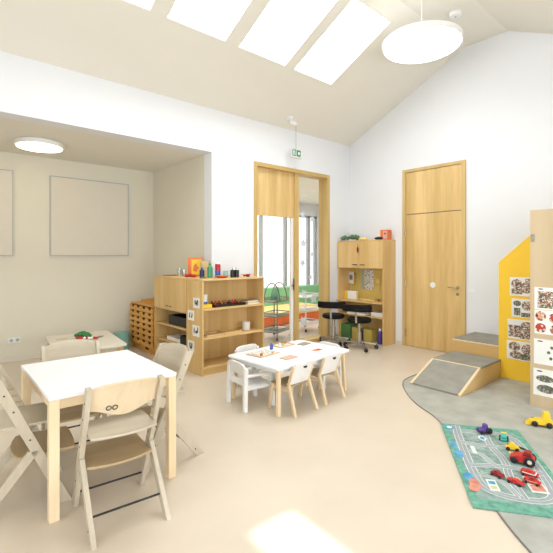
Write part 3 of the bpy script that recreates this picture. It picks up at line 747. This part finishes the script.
# ------------------------------------------------------------------ crate cabinet, bin, alcove table
cr = thing('drawer_unit', 'orange wooden unit with rows of small scalloped drawers in the alcove', 'cabinet', (2.66, 5.85, 0))
W, H, D = .89, .74, .42
MB().box(0.02, D, 0, .016, 0, H-.016).box(0.02, D, W-.016, W, 0, H-.016).build('side_panel', M['crate'], cr)
MB().box(0.02, D, 0, W, H-.016, H).build('top_panel', M['crate'], cr)
MB().box(D-.01, D, .016, W-.016, .02, H-.016).build('back_panel', M['crate'], cr)
MB().box(.06, .08, .016, W-.016, 0, .1).build('plinth', M['crate'], cr)
rows = 7; cols = 2
for r_ in range(rows):
    for c_ in range(cols):
        y0 = .02+c_*(W-.036)/cols+.004; y1 = .016+(c_+1)*(W-.036)/cols
        z0 = .12+r_*(.60/rows); z1 = z0+.60/rows-.008
        pts = [(y0, z0), (y1, z0), (y1, z1)]
        m_ = 2
        for k in range(m_):       # scalloped finger dips in the top edge
            cy = y1-(k+.5)*(y1-y0)/m_
            for q in range(7):
                a = PI*q/6; pts.append((cy+.062*math.cos(a), z1-.040*math.sin(a)))
        pts.append((y0, z1))
        dr = MB().prism(pts, 0, .014, 'yz').build('drawer', M['crate'], cr)
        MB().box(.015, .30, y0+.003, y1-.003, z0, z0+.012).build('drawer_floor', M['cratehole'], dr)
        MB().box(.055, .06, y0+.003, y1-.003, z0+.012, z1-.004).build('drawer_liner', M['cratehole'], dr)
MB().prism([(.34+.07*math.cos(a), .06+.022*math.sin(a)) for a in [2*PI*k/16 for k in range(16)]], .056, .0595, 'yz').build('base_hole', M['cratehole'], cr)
tag(tray_mb(.22, .26, .05).build('wooden_tray', M['crate'], loc=(2.90, 6.45, .7405)), 'shallow orange wooden tray on the drawer unit', 'tray')
tag(MB().lathe([(0, 0), (.075, 0), (.085, .14), (.08, .14), (.07, .006), (0, .006)], n=20).build('plastic_tub', M['glassware'], loc=(2.86, 6.08, .7405), smooth=True), 'translucent tub on the drawer unit beside the cabinet', 'tub')
t = thing('waste_bin', 'round teal waste bin standing before the alcove rear wall', 'bin', (2.50, 6.64, 0))
t.scale = (.85, .85, .98)
MB().lathe([(0, 0), (.12, 0), (.145, .27), (.135, .27), (.11, .01), (0, .01)], n=28).build('body', M['bin'], t, smooth=True)
MB().lathe([(.135, .262), (.152, .262), (.152, .285), (.135, .285)], n=28).build('rim', M['bin'], t, smooth=True)

t = thing('play_table', 'low whitewashed table by the alcove wall with a plush leaf on it', 'table', (1.58, 5.45, 0), -.12)
def wavy(u, v):
    return ((-.42+.84*u), (-.42+.84*v), .445), (0, 0, 1)
pp = []
for k in range(20): pp.append((-.38+.76*k/19, -.53+.04*math.sin(k/19*2*PI)))
for k in range(20): pp.append((.38-.76*k/19, .53))
MB().prism(pp, .435, .46).build('tabletop', M['offwhite'], t, bevel=.002)
for s in (-1, 1):
    for q in (-1, 1):
        MB().box(s*.33-.03, s*.33+.03, q*.42-.03, q*.42+.03, 0, .435).build('leg', M['oakdark'], t, bevel=.004)
    MB().box(s*.33-.012, s*.33+.012, -.39, .39, .34, .43).build('apron', M['greywood'], t)
    MB().box(-.30, .30, s*.42-.012, s*.42+.012, .34, .43).build('apron', M['greywood'], t)
for k, (x, y, w_) in enumerate(((-.2, .2, .12), (-.1, -.08, .14), (.15, .3, .1), (.2, .05, .13))):
    q = MB().box(-w_/2, w_/2, -.035, .035, 0, .004)
    tag(q.build('picture_card', M['steelgrey'] if k % 2 else M['tan'], loc=(1.58+x, 5.45+y, .4605), rz=.3*k), 'small flat card on the low alcove table, '+('rear left', 'front left', 'rear right', 'beside the beads')[k], 'card', 'cards on the alcove table')
pts = []
for k in range(40):
    a = 2*PI*k/40; r_ = .1*(1+.22*math.sin(7*a)); pts.append((1.25*r_*math.cos(a), .75*r_*math.sin(a)+.11))
lf = thing('plush_leaf', 'dark green leafy plush lying on the low alcove table', 'toy', (1.60, 5.56, .4605), -.75)
lf.scale = (.75, .75, .75)
m_ = MB()
for k, (x, y, z, s_) in enumerate([(-.10, 0, .045, .045), (-.05, .03, .06, .055), (-.04, -.03, .06, .05), (0, 0, .075, .055), (.05, .03, .055, .05), (.05, -.03, .05, .045), (.1, 0, .04, .04), (0, .05, .045, .045)]):
    m_.ball((x, y, z), s_, 9, 6, (1.2, 1, .8))
m_.build('leaves', M['leaf'], lf)
MB().cyl((0, 0, 0), (0, 0, .05), .02, n=10).build('stem', M['leaf'], lf)
bd = thing('bead_string', 'row of red and white wooden beads before the plush leaf', 'toy', (1.61, 5.44, .4605), -.75)
for k in range(9):
    MB().ball((-.12+.03*k, .012*math.sin(k*2), .018), .018, 10, 6).build('bead', M['paper'] if k in (3, 5, 6) else M['red'], bd, smooth=True)

# ------------------------------------------------------------------ desk cabinet by the door
dk = thing('secretary_desk', 'tall beech desk cabinet with two doors left of the wooden door', 'desk', (5.85, 4.005, 0))
W, D, H = .985, .355, 1.775
MB().box(0, D, 0, .022, 0, H-.02).build('side_panel', M['beech'], dk, bevel=.0015)
MB().box(0, D, W-.022, W, 0, H-.02).build('side_panel', M['beech'], dk, bevel=.0015)
MB().box(0, D, 0, W, H-.02, H).build('top_panel', M['beechy'], dk, bevel=.0015)
MB().box(.02, D, .022, W-.022, 1.285, 1.303).build('shelf', M['beechy'], dk)
MB().box(D-.015, D, .022, W-.022, .72, 1.285).build('back_panel', M['pinboard'], dk)
MB().box(D-.015, D, .022, W-.022, .0, .69).build('lower_back', M['beechy'], dk)
MB().prism([(-.03, .03), (.02, .022), (D-.016, .022), (D-.016, W-.022), (-.07, W-.022), (-.05, .5)], .692, .718).build('worktop', M['beechy'], dk, bevel=.002)
MB().box(.04, D-.016, .022, W-.022, .44, .46).build('lower_shelf', M['beechy'], dk)
for k, (a, b) in enumerate(((.004, W/2-.002), (W/2+.002, W-.004))):
    dd = MB().box(-.018, -.001, a, b, 1.29, H-.024).build('door', M['beech'], dk, bevel=.0015)
    hy = W/2-.08 if k == 0 else W/2+.08
    MB().box(-.032, -.018, hy-.045, hy+.055, 1.342, 1.354).build('handle', M['ink'], dd)
kt = thing('key_tag', 'dark key tag hanging from the desk cabinet door', 'key', (5.80, 4.50, 1.71))
MB().cyl((0, 0, 0), (0, 0, -.05), .003, n=6).build('cord', M['ink'], kt)
MB().ball((0, 0, -.10), .022, 10, 8, (.4, 1, 2.3)).build('fob', M['darkred'], kt, smooth=True)
def paper_on_back(label, y, z, w_, h_, mat, name='notice', cat='paper'):
    o = MB().box(-.002, 0, -w_/2, w_/2, -h_/2, h_/2).build(name, mat, loc=(6.183, y, z))
    return tag(o, label, cat)
paper_on_back('large sheet of small symbols pinned in the middle of the desk recess', 4.54, 1.075, .20, .36, M['symbols'])
paper_on_back('narrow pale green strip pinned left of the symbol sheet', 4.685, 1.075, .07, .36, M['garland2'])
t = thing('wall_calendar', 'small white calendar sheet hanging at the left of the desk recess', 'calendar', (6.10, 4.88, 1.1), -.3)
MB().box(-.003, 0, -.085, .085, -.11, .11).build('paper', M['paper'], t); MB().box(-.005, -.0032, -.05, .05, -.04, .05).build('print', M['steelgrey'], t)
MB().box(0.0, .075, -.008, .008, .06, .085).build('hook', M['ink'], t)
paper_on_back('small pale note pinned at the right of the recess, nearer the symbol sheet', 4.35, 1.05, .06, .07, M['cream'])
paper_on_back('small pale note pinned at the far right of the recess', 4.20, 1.05, .06, .07, M['cream'])
t = thing('greeting_card', 'folded white card standing on the desk top', 'card', (5.97, 4.76, .7185), 0)
MB().box(-.003, 0, -.10, .10, 0, .15).build('front', M['paper'], t); MB().box(.0, .05, -.1, -.098, 0, .15).build('fold', M['cream'], t)
can('pen_pot', 'yellow-green pot at the left of the desk top', 'pot', M['yellow'], 6.02, 4.93, .7185, .035, .14)
can('jar', 'small brown jar at the right end of the desk top', 'jar', M['rust'], 6.02, 4.12, .7185, .03, .04)
can('jar', 'tiny brown jar at the right of the desk top, left of its neighbour', 'jar', M['brown'], 6.03, 4.22, .7185, .022, .035)
tag(MB().box(-.1, .1, -.15, .15, 0, .025).build('folder', M['pinboard'], loc=(6.05, 4.42, .7185)), 'low yellow folder lying on the desk top', 'folder')
tag(MB().box(-.09, .09, -.14, .14, 0, .07).build('paper_stack', M['paper'], loc=(6.03, 4.18, .4605), bevel=.002), 'stack of white paper on the lower desk shelf at the right', 'paper')
tag(MB().box(-.1, .1, -.2, .2, 0, .03).build('paper_stack', M['paper'], loc=(6.0, 4.62, .4605), bevel=.002), 'flat pile of paper on the lower desk shelf in the middle', 'paper')
tag(tray_mb(.22, .20, .26).build('storage_crate', M['dgreen'], loc=(6.02, 4.86, .0)), 'green crate on the floor under the desk', 'box')
for k, y in enumerate((4.63, 4.38)):
    tag(tray_mb(.20, .18, .22).build('storage_crate', M['dullyellow'], loc=(6.02, y, .0)), ('yellow crate under the desk beside the green crate', 'yellow crate under the desk at the right')[k], 'box')
bottle('cleaning_bottle', 'purple bottle on the floor under the right of the desk', 'bottle', [M['purple'], M['white']], 5.98, 4.16, 0, .05, .26)
bottle('cleaning_bottle', 'dark blue bottle on the floor before the yellow crates', 'bottle', [M['navy'], M['white']], 5.88, 4.50, 0, .04, .28)
# on top of desk cabinet
gl = MB(); rr = random.Random(3)
for k in range(46): gl.ball((rr.uniform(-.07, .07), rr.uniform(-.17, .17), rr.uniform(.036, .09)), rr.uniform(.018, .034), 7, 5)
tag(gl.build('garland', M['garland'], loc=(6.0, 4.83, 1.776)), 'bushy grey-green garland on the left of the desk cabinet top', 'decoration')
tag(MB().ball((0, 0, .03), .05, 12, 8, (1, 1.8, .6)).build('folded_cloth', M['cream'], loc=(6.0, 4.54, 1.7755), smooth=True), 'pale folded cloth in the middle of the desk cabinet top', 'cloth')
tag(MB().ball((0, 0, .026), .045, 12, 8, (1, 1.9, .6)).build('dark_cap', M['black'], loc=(5.95, 4.17, 1.7755), smooth=True), 'flat black bundle on the right of the desk cabinet top', 'cloth')
t = thing('game_box', 'orange box with pale side on the right of the desk cabinet top', 'box', (6.06, 4.10, 1.7755), .15)
MB().box(-.07, .07, -.07, .07, 0, .17).build('carton', M['orange'], t, bevel=.002)
MB().box(-.0715, -.0702, -.05, .02, .02, .15).build('print', M['lightpink'], t); MB().box(-.073, -.0717, -.03, 0, .09, .12).build('picture', M['darkred'], t)

def stool(label, loc, rz):
    t = thing('swivel_stool', label, 'stool', loc, rz, 'swivel stools at the desk')
    MB().lathe([(0, .39), (.15, .39), (.175, .405), (.18, .43), (.165, .455), (0, .46)], n=32).build('seat', M['leather'], t, smooth=True)
    MB().cyl((0, 0, .09), (0, 0, .39), .022).cyl((0, 0, .06), (0, 0, .25), .032).build('column', M['chrome'], t, smooth=True)
    for k in range(5):
        a = 2*PI*k/5+.3; e = (.25*math.cos(a), .25*math.sin(a))
        MB().beam((.02*math.cos(a), .02*math.sin(a), .10), (e[0], e[1], .072), .028, .022, (-math.sin(a), math.cos(a), 0)).build('base_arm', M['chrome'], t, bevel=.004)
        MB().cyl((e[0]-.02*math.sin(a), e[1]+.02*math.cos(a), .03), (e[0]+.02*math.sin(a), e[1]-.02*math.cos(a), .03), .03, n=14).cyl((e[0], e[1], .03), (e[0], e[1], .075), .008, n=8).build('caster', M['black'], t, smooth=True)
    MB().beam((0, -.14, .41), (0, -.20, .41), .03, .01).beam((0, -.20, .405), (0, -.215, .64), .03, .01).build('back_bracket', M['chrome'], t, bevel=.002)
    def bk(u, v):
        a = -.95+1.9*u
        return (.20*math.sin(a)*1.3, -.22*math.cos(a)*.9-.02, .565+.10*v), (math.sin(a), -math.cos(a), 0)
    MB().sheet(bk, 18, 4, .045).build('backrest', M['leather'], t, bevel=.018, smooth=True)
    return t
s1 = stool('black swivel stool with back, left one by the glazed opening', (5.44, 4.74, 0), -1.05)
s1.scale = (1.08, 1.08, 1.1)
dup(s1, 'black swivel stool with back, right one pushed up to the desk', (5.42, 4.17, 0), -1.15)

# ------------------------------------------------------------------ ramp, podium, play tower
rm = thing('ramp_podium', 'low wooden podium with grey carpet and a ramp down to the left', 'podium', (4.36, 2.03, .003))
MB().prism([(0, 0), (1.09, 0), (1.09, .20), (.50, .20)], 0, .02, 'xz').build('side_panel', M['beechx'], rm)
MB().prism([(0, 0), (1.09, 0), (1.09, .20), (.50, .20)], .57, .59, 'xz').build('side_panel', M['beechx'], rm)
MB().box(1.07, 1.09, .02, .57, 0, .20).box(.47, .49, .02, .57, 0, .18).build('inner_panel', M['beechy'], rm)
MB().prism([(.02, 0), (.04, 0), (.52, .19), (.50, .20)], .02, .57, 'xz').build('ramp_board', M['beechx'], rm)
e = MB().beam((.0, .01, .008), (.505, .01, .212), .026, .016, (0, 1, 0)).beam((0, .58, .008), (.505, .58, .212), .026, .016, (0, 1, 0)).beam((.505, -.003, .212), (.505, .593, .212), .022, .014, (1, 0, 0))
e.build('edge_strip', M['birchx'], rm)
a = math.atan2(.204, .505)
MB().prism([(.012, .006), (.495, .201), (.495, .213), (.012, .018)], .024, .566, 'xz').build('ramp_carpet', M['carpet'], rm)
MB().box(.516, 1.09, 0, .59, .20, .222).build('top_carpet', M['carpet'], rm)
p2 = thing('step_podium', 'higher wooden podium with grey carpet top behind the ramp', 'podium', (5.50, .9, .003))
MB().box(0, .66, 0, 1.75, 0, .36).build('body', M['beechy'], p2)
MB().box(-.008, .66, 0, 1.758, .36, .378).build('edge_strip', M['birchx'], p2)
MB().box(-.002, .655, .01, 1.75, .378, .39).build('top_carpet', M['carpet'], p2)

pt = thing('play_tower', 'tall wooden play wall with a yellow slanted panel behind it', 'play structure', (4.66, 0, .003))
MB().box(0, .03, .3, 1.46, 0, 1.957).build('wooden_panel', M['towerply'], pt, bevel=.002)
MB().prism([(2.06, 0), (2.06, 1.42), (1.50, 1.94), (.3, 1.94), (.3, 0)], .80, .83, 'yz').build('yellow_panel', M['yellowpanel'], pt, bevel=.002)
MB().box(.03, .80, .3, .33, 0, 1.94).build('end_panel', M['ply'], pt)
MB().box(.03, .80, .35, .9, .55, .58).build('inner_floor', M['ply'], pt)
lt = MB().cyl((0, 1.44, 1.70), (-.010, 1.44, 1.70), .010).cyl((0, 1.43, 1.655), (-.010, 1.43, 1.655), .010).box(-.004, 0, 1.42, 1.452, 1.64, 1.715)
lt.build('latch', M['chrome'], pt)
def photo_sheet(label, x, y0, y1, z0, z1, kind, grp, parts):
    t = thing('photo_sheet', label, 'poster', (x, (y0+y1)/2, (z0+z1)/2), 0, grp)
    a, b = (y1-y0)/2, (z1-z0)/2
    MB().box(-.0015, 0, -a, a, -b, b).build('paper', M['paper'], t)
    for lay, (u, v, ru, rv, shape, mt) in enumerate(parts):     # u,v in -1..1 with u rightwards in view (towards -y)
        cy, cz = -u*a, v*b
        if shape == 'r': poly = [(cy-ru*a, cz-rv*b), (cy+ru*a, cz-rv*b), (cy+ru*a, cz+rv*b), (cy-ru*a, cz+rv*b)]
        else: poly = [(cy+ru*a*math.cos(k*PI/9), cz+rv*b*math.sin(k*PI/9)) for k in range(18)]
        MB().prism(poly, -.0022-.0004*lay, -.0016, 'yz').build('photo', M[mt], t)
Y = 5.4595
G1 = 'photo sheets on the yellow panel'; G2 = 'photo sheets on the wooden panel'
photo_sheet('photo sheet on the yellow panel, topmost', Y, 1.53, 1.93, 1.02, 1.245, 0, G1, [(-.62, .3, .3, .5, 'o', 'photo1'), (-.1, -.1, .3, .6, 'o', 'photo1'), (-.6, -.5, .3, .3, 'r', 'photo1'), (.1, .55, .25, .3, 'r', 'photo1'), (.6, .1, .3, .7, 'o', 'photo1')])
photo_sheet('photo sheet on the yellow panel, second from the top, with separate small photos', Y, 1.56, 1.91, .765, .985, 0, G1, [(-.65, .5, .25, .3, 'o', 'photo3'), (-.65, -.4, .2, .4, 'r', 'photo3'), (-.05, .3, .32, .5, 'o', 'photo1'), (.0, -.7, .4, .22, 'r', 'photo3'), (.6, 0, .25, .7, 'r', 'photo1')])
photo_sheet('photo sheet on the yellow panel, third from the top', Y, 1.53, 1.955, .50, .735, 0, G1, [(-.6, -.2, .35, .6, 'r', 'photo1'), (.0, .25, .35, .6, 'o', 'photo1'), (.0, -.6, .35, .3, 'r', 'photo1'), (.6, 0, .3, .8, 'r', 'photo1')])
photo_sheet('photo sheet on the yellow panel, lowest', Y, 1.53, 1.965, .25, .475, 0, G1, [(-.6, .4, .3, .5, 'o', 'photo1'), (-.5, -.5, .35, .4, 'o', 'photo1'), (.05, .2, .3, .6, 'o', 'photo1'), (.1, -.6, .4, .3, 'r', 'photo3'), (.6, 0, .28, .85, 'r', 'photo1')])
Y = 4.6595
photo_sheet('photo sheet on the wooden panel, topmost with a large group photo', Y, 1.06, 1.42, .97, 1.19, 0, G2, [(-.35, -.1, .5, .75, 'r', 'photo1'), (.5, -.1, .35, .75, 'r', 'photo1'), (-.7, .85, .14, .05, 'o', 'ink')])
photo_sheet('photo sheet on the wooden panel, second from the top with four round portraits', Y, 1.06, 1.42, .73, .965, 0, G2, [(-.7, .5, .26, .4, 'o', 'photo2'), (-.05, .4, .26, .4, 'o', 'photo2'), (-.7, -.5, .26, .4, 'o', 'photo2'), (0, -.55, .26, .4, 'o', 'photo2'), (.6, .4, .26, .4, 'o', 'photo2'), (.6, -.5, .26, .4, 'o', 'photo2')])
photo_sheet('photo sheet on the wooden panel, third from the top and mostly blank', Y, 1.06, 1.425, .43, .68, 0, G2, [(-.7, .82, .14, .05, 'o', 'ink'), (-.15, .4, .08, .12, 'o', 'photo3'), (-.3, 0, .08, .12, 'o', 'photo3'), (-.2, -.45, .08, .12, 'o', 'photo3')])
photo_sheet('photo sheet on the wooden panel, lowest with dark oval pictures', Y, 1.06, 1.43, .12, .385, 0, G2, [(-.7, .82, .14, .05, 'o', 'ink'), (-.45, .3, .42, .25, 'o', 'photo3'), (-.4, -.45, .45, .3, 'o', 'photo3'), (.5, 0, .35, .4, 'o', 'photo1')])

# ------------------------------------------------------------------ play mat
def mat_rug():
    m = MB()     # local: u along the long side, v across
    Lx, Wy = 1.27, .62
    nseg = 24
    m.box(0, Lx, 0, Wy, 0, .006, 0)
    z = .0062
    def patch(x, y, a, b, mi, dz=0, n=14, rot=0):
        m.prism([(x+a*math.cos(k*2*PI/n)*math.cos(rot)-b*math.sin(k*2*PI/n)*math.sin(rot), y+a*math.cos(k*2*PI/n)*math.sin(rot)+b*math.sin(k*2*PI/n)*math.cos(rot)) for k in range(n)], z+dz, z+dz+.0004, mi=mi)
    def rect(x0, x1, y0, y1, mi, dz=0): m.box(x0, x1, y0, y1, z+dz, z+dz+.0004, mi)
    def road(pts, wd=.055, up=0):
        up += .0005
        sp = smooth_poly(pts, 2)
        for off, wd_, mi, dz in ((0, wd, 1, .0002+up), (wd/2, .005, 6, .0003+up), (-wd/2, .005, 6, .0003+up), (0, .003, 6, .00035+up)):
            Lp, Rp = [], []
            for i, p in enumerate(sp):
                a_ = Vector(sp[max(i-1, 0)]); b_ = Vector(sp[min(i+1, len(sp)-1)]); dd = (b_-a_).normalized(); nn = Vector((-dd.y, dd.x))
                Lp.append(Vector(p)+nn*(off+wd_/2)); Rp.append(Vector(p)+nn*(off-wd_/2))
            vs = [(q.x, q.y, z+dz) for q in Lp]+[(q.x, q.y, z+dz) for q in Rp]; k_ = len(sp)
            m.add(vs, [(i, i+1, k_+i+1, k_+i) for i in range(k_-1)], mi)
    rect(.10, 1.17, .05, .56, 2, 0)
    road([(.02, .12), (.3, .10), (.86, .09), (1.06, .12), (1.13, .3), (1.1, .5), (.9, .55), (.3, .55), (.13, .5), (.12, .3), (.14, .14)], .06, 0)
    road([(.14, .33), (.4, .31), (.62, .36), (.85, .31), (1.11, .33)], .05, .0003)
    road([(.36, .10), (.40, .3), (.36, .55)], .045, .0006)
    road([(.74, .09), (.70, .34), (.76, .55)], .05, .0009)
    road([(.50, .12), (.56, .22), (.66, .24), (.72, .28)], .035, .0012)
    road([(.86, .12), (.90, .24), (1.0, .28), (1.09, .30)], .035, .0015)
    for k in range(7): rect(.17+.022*k, .173+.022*k, .16, .25, 6, .0021)
    rect(.42, .48, .16, .25, 5, .0021); rect(.18, .32, .40, .50, 5, .0021); rect(.80, .86, .14, .24, 5, .0021); rect(.92, 1.06, .15, .21, 6, .0021); rect(.94, .98, .16, .20, 3, .0025); rect(1.0, 1.04, .16, .20, 8, .0025)
    rect(.44, .62, .42, .50, 8, .0021); rect(.82, 1.02, .40, .50, 6, .0021); rect(.84, .91, .41, .49, 3, .0025); rect(.93, 1.0, .41, .49, 4, .0025); rect(.42, .55, .155, .185, 6, .0024)
    patch(.25, .285, .05, .03, 6, .0021); patch(.25, .285, .03, .018, 3, .0025); patch(.55, .46, .075, .05, 6, .0025); patch(.55, .46, .062, .04, 7, .0029); patch(.88, .36, .04, .02, 7, .0024)
    patch(.42, .035, .06, .022, 3, .0021); patch(.58, .045, .075, .028, 3, .0021); patch(.08, .06, .045, .04, 3, .0021); patch(.08, .06, .025, .022, 6, .0025)
    patch(.92, .05, .07, .03, 3, .0021); patch(1.0, .07, .07, .035, 4, .0025); patch(1.06, .05, .04, .03, 4, .0027); patch(1.16, .52, .05, .03, 4, .0021)
    return m
mcol = lambda n_, c, v=.25, s_=22: plain(n_, c, .9, var=v, scale=s_, spec=.1)
mm = [mcol('mat_green', (112, 164, 144)), mcol('mat_road', (158, 164, 166), .06), mcol('mat_grey_green', (138, 160, 152), .22), mcol('mat_blue', (96, 160, 196)), mcol('mat_coral', (206, 140, 120)), mcol('mat_sage', (158, 178, 164), .25, 60),
      mcol('mat_white', (220, 224, 216), .05), mcol('mat_pink', (206, 178, 168), .3, 60), mcol('mat_sand', (204, 198, 160), .2, 60)]
# long side runs from the top-left corner (3.53,1.82) to the bottom-left corner (2.50,1.09)
ang = math.atan2(1.09-1.82, 2.50-3.53)
rug = mat_rug().build('play_mat', mm, loc=(3.53, 1.82, .0035), rz=ang)
tag(rug, 'green town-map play mat with grey roads lying on the grey floor', 'play mat')

# ------------------------------------------------------------------ toy vehicles
MZ = .0125
def vehicle(name, label, x, y, rz, body, cab, L_=.10, W_=.05, H_=.03, wr=.014, big=False, z=MZ, cabpos=0, cabh=.025, extra=None, sc_=.8):
    t = thing(name, label, 'toy vehicle', (x, y, z), rz, 'toy vehicles')
    poly = [(-L_/2, wr*.7), (L_/2, wr*.7), (L_/2, wr*.7+H_*.55), (L_*.3, wr*.7+H_*.75), (L_*.2, wr*.7+H_), (-L_*.4, wr*.7+H_), (-L_/2, wr*.7+H_*.8)]
    MB().prism(poly, -W_/2, W_/2, 'xz').build('body', M[body], t, bevel=.003)
    cx0 = cabpos*L_
    zc_ = wr*.7+H_
    MB().prism([(cx0-L_*.2, zc_), (cx0+L_*.2, zc_), (cx0+L_*.1, zc_+cabh), (cx0-L_*.15, zc_+cabh)], -W_*.42, W_*.42, 'xz').build('cab', M[cab], t, bevel=.003)
    for s in (-1, 1):
        for k, xx in enumerate((-L_*.32, L_*.32)):
            rr_ = wr*(1.5 if big and k == 0 else 1)
            MB().lathe([(0, 0), (rr_*.5, 0), (rr_, .003), (rr_, .010), (rr_*.8, .013), (0, .013)] if s > 0 else [(0, -.013), (rr_*.8, -.013), (rr_, -.010), (rr_, -.003), (rr_*.5, 0), (0, 0)], c=(xx, s*(W_/2+.001), rr_), n=16, axis=1).build('wheel', M['black'], t, smooth=True)
    if extra: extra(t)
    t.scale = (sc_, sc_, sc_)
    return t
def loader_extra(t):
    MB().beam((.04, 0, .035), (.095, 0, .03), .012, .02, (0, 1, 0)).build('arm', M['yellow'], t)
    MB().prism([(.088, .006), (.13, .004), (.105, .03), (.09, .045)], -.038, .038, 'xz').build('shovel', M['yellow'], t)
def stripe(t): MB().box(-.05, .05, -.0275, .0275, .022, .030).build('stripe', M['paper'], t)
def bed(mat):
    def f_(t): MB().box(-.06, -.005, -.026, .026, .034, .056).build('load_bed', M[mat], t, bevel=.002)
    return f_
vehicle('toy_tractor', 'purple toy tractor at the far edge of the play mat', 3.60, 1.475, 2.5, 'purple', 'purple', .12, .06, .04, .022, True, cabpos=-.1, cabh=.04)
vehicle('toy_truck', 'teal toy truck with yellow load beside the purple tractor', 3.59, 1.315, -2.8, 'teal', 'teal', .12, .055, .03, .014, cabpos=.25, cabh=.03, extra=bed('yellow'))
vehicle('toy_digger', 'yellow toy digger with a black arm between the teal truck and the red tractor', 3.45, 1.20, 1.9, 'yellow', 'yellow', .12, .06, .03, .018, cabpos=.05, extra=lambda t: MB().beam((-.05, 0, .04), (-.11, 0, .025), .014, .014, (0, 1, 0)).build('digger_arm', M['black'], t))
def hubs(t):
    for s_ in (-1, 1): MB().cyl((-.054, s_*.054, .038), (-.054, s_*.0565, .038), .016, n=14).build('hub_cap', M['offwhite'], t)
vehicle('toy_tractor', 'dark red toy tractor with big black rear wheels near the mat edge', 3.29, 1.08, 1.78, 'red', 'darkred', .17, .08, .05, .0255, True, cabpos=-.2, cabh=.035, extra=hubs, sc_=.9)
vehicle('toy_car', 'small dark red toy car nearest the middle of the mat', 2.965, 1.125, -1.75, 'darkred', 'darkred', .10, .048, .022, .011, cabh=.016)
vehicle('toy_car', 'low bright red toy sports car between the other red cars', 2.96, 1.01, -1.6, 'red', 'red', .13, .05, .016, .011, cabh=.010)
vehicle('toy_bus', 'red and white toy bus at the right of the group on the mat', 3.135, .985, -1.47, 'red', 'red', .13, .052, .032, .010, cabh=.010, extra=stripe)
vehicle('toy_fire_engine', 'red toy fire engine with a tan stripe, standing just before the red and white bus', 3.045, .94, -1.47, 'red', 'darkred', .12, .05, .028, .010, cabh=.012, extra=lambda t: MB().box(-.04, .04, -.0262, .0262, .018, .024).build('stripe', M['tan'], t))
vehicle('toy_wheel_loader', 'big yellow toy wheel loader on the grey floor before the wooden panel', 4.16, 1.215, 2.0, 'yellow', 'yellow', .18, .09, .045, .026, z=.0035, cabpos=-.2, cabh=.07, extra=loader_extra, sc_=.95)

# ------------------------------------------------------------------ lights
wd = bpy.data.worlds.new('daylight'); C.world = wd; wd.use_nodes = True
bg = wd.node_tree.nodes['Background']; bg.inputs[0].default_value = (.92, .96, 1, 1); bg.inputs[1].default_value = 1.6
def area(name, loc, rot, sx, sy, e, col=(1, 1, 1)):
    l = bpy.data.lights.new(name, 'AREA'); l.shape = 'RECTANGLE'; l.size = sx; l.size_y = sy; l.energy = e; l.color = col
    o = bpy.data.objects.new(name, l); COL.objects.link(o); o.location = loc; o.rotation_euler = rot; return o
# added fill lights outside the unseen openings of the right and front walls
area('fill_right', (-.2, YR-.25, 1.55), (-PI/2+PI, 0, 0), 3.1, 1.6, 95, (.87, .935, 1))
area('fill_right', (3.4, YR-.25, 1.55), (-PI/2+PI, 0, 0), 2.3, 1.6, 75, (.87, .935, 1))
area('fill_front', (XF-.25, 1.1, 1.5), (0, -PI/2, 0), 1.5, 2.9, 80, (.87, .935, 1))
po = area('daylight_beyond', (6.6, 9.22, 1.5), (-PI/2, 0, 0), 5.8, 2.4, 1); po.data.cycles.is_portal = True
area('fill_beyond', (6.6, 7.2, 3.08), (0, 0, 0), 2.4, 1.2, 90, (1, .98, .95))  # fill light added to brighten the room beyond
sun = bpy.data.lights.new('sun', 'SUN'); sun.energy = 10; sun.angle = .03; so = bpy.data.objects.new('sun', sun); COL.objects.link(so)
so.rotation_euler = Vector((.4, 1.5, -3.56)).to_track_quat('-Z', 'Y').to_euler()

# ------------------------------------------------------------------ camera
cam = bpy.data.cameras.new('camera'); co = bpy.data.objects.new('camera', cam); COL.objects.link(co)
cam.sensor_width = 36; cam.lens = 413.7/553*36; cam.shift_y = -20.5/553; cam.clip_start = .05
co.location = (0, 0, 1.5); co.rotation_euler = (PI/2, 0, math.radians(48.9-90))
C.camera = co
C.view_settings.view_transform = 'Standard'; C.view_settings.look = 'None'; C.view_settings.gamma = 1; C.view_settings.use_curve_mapping = False
C.view_settings.exposure = -0.27
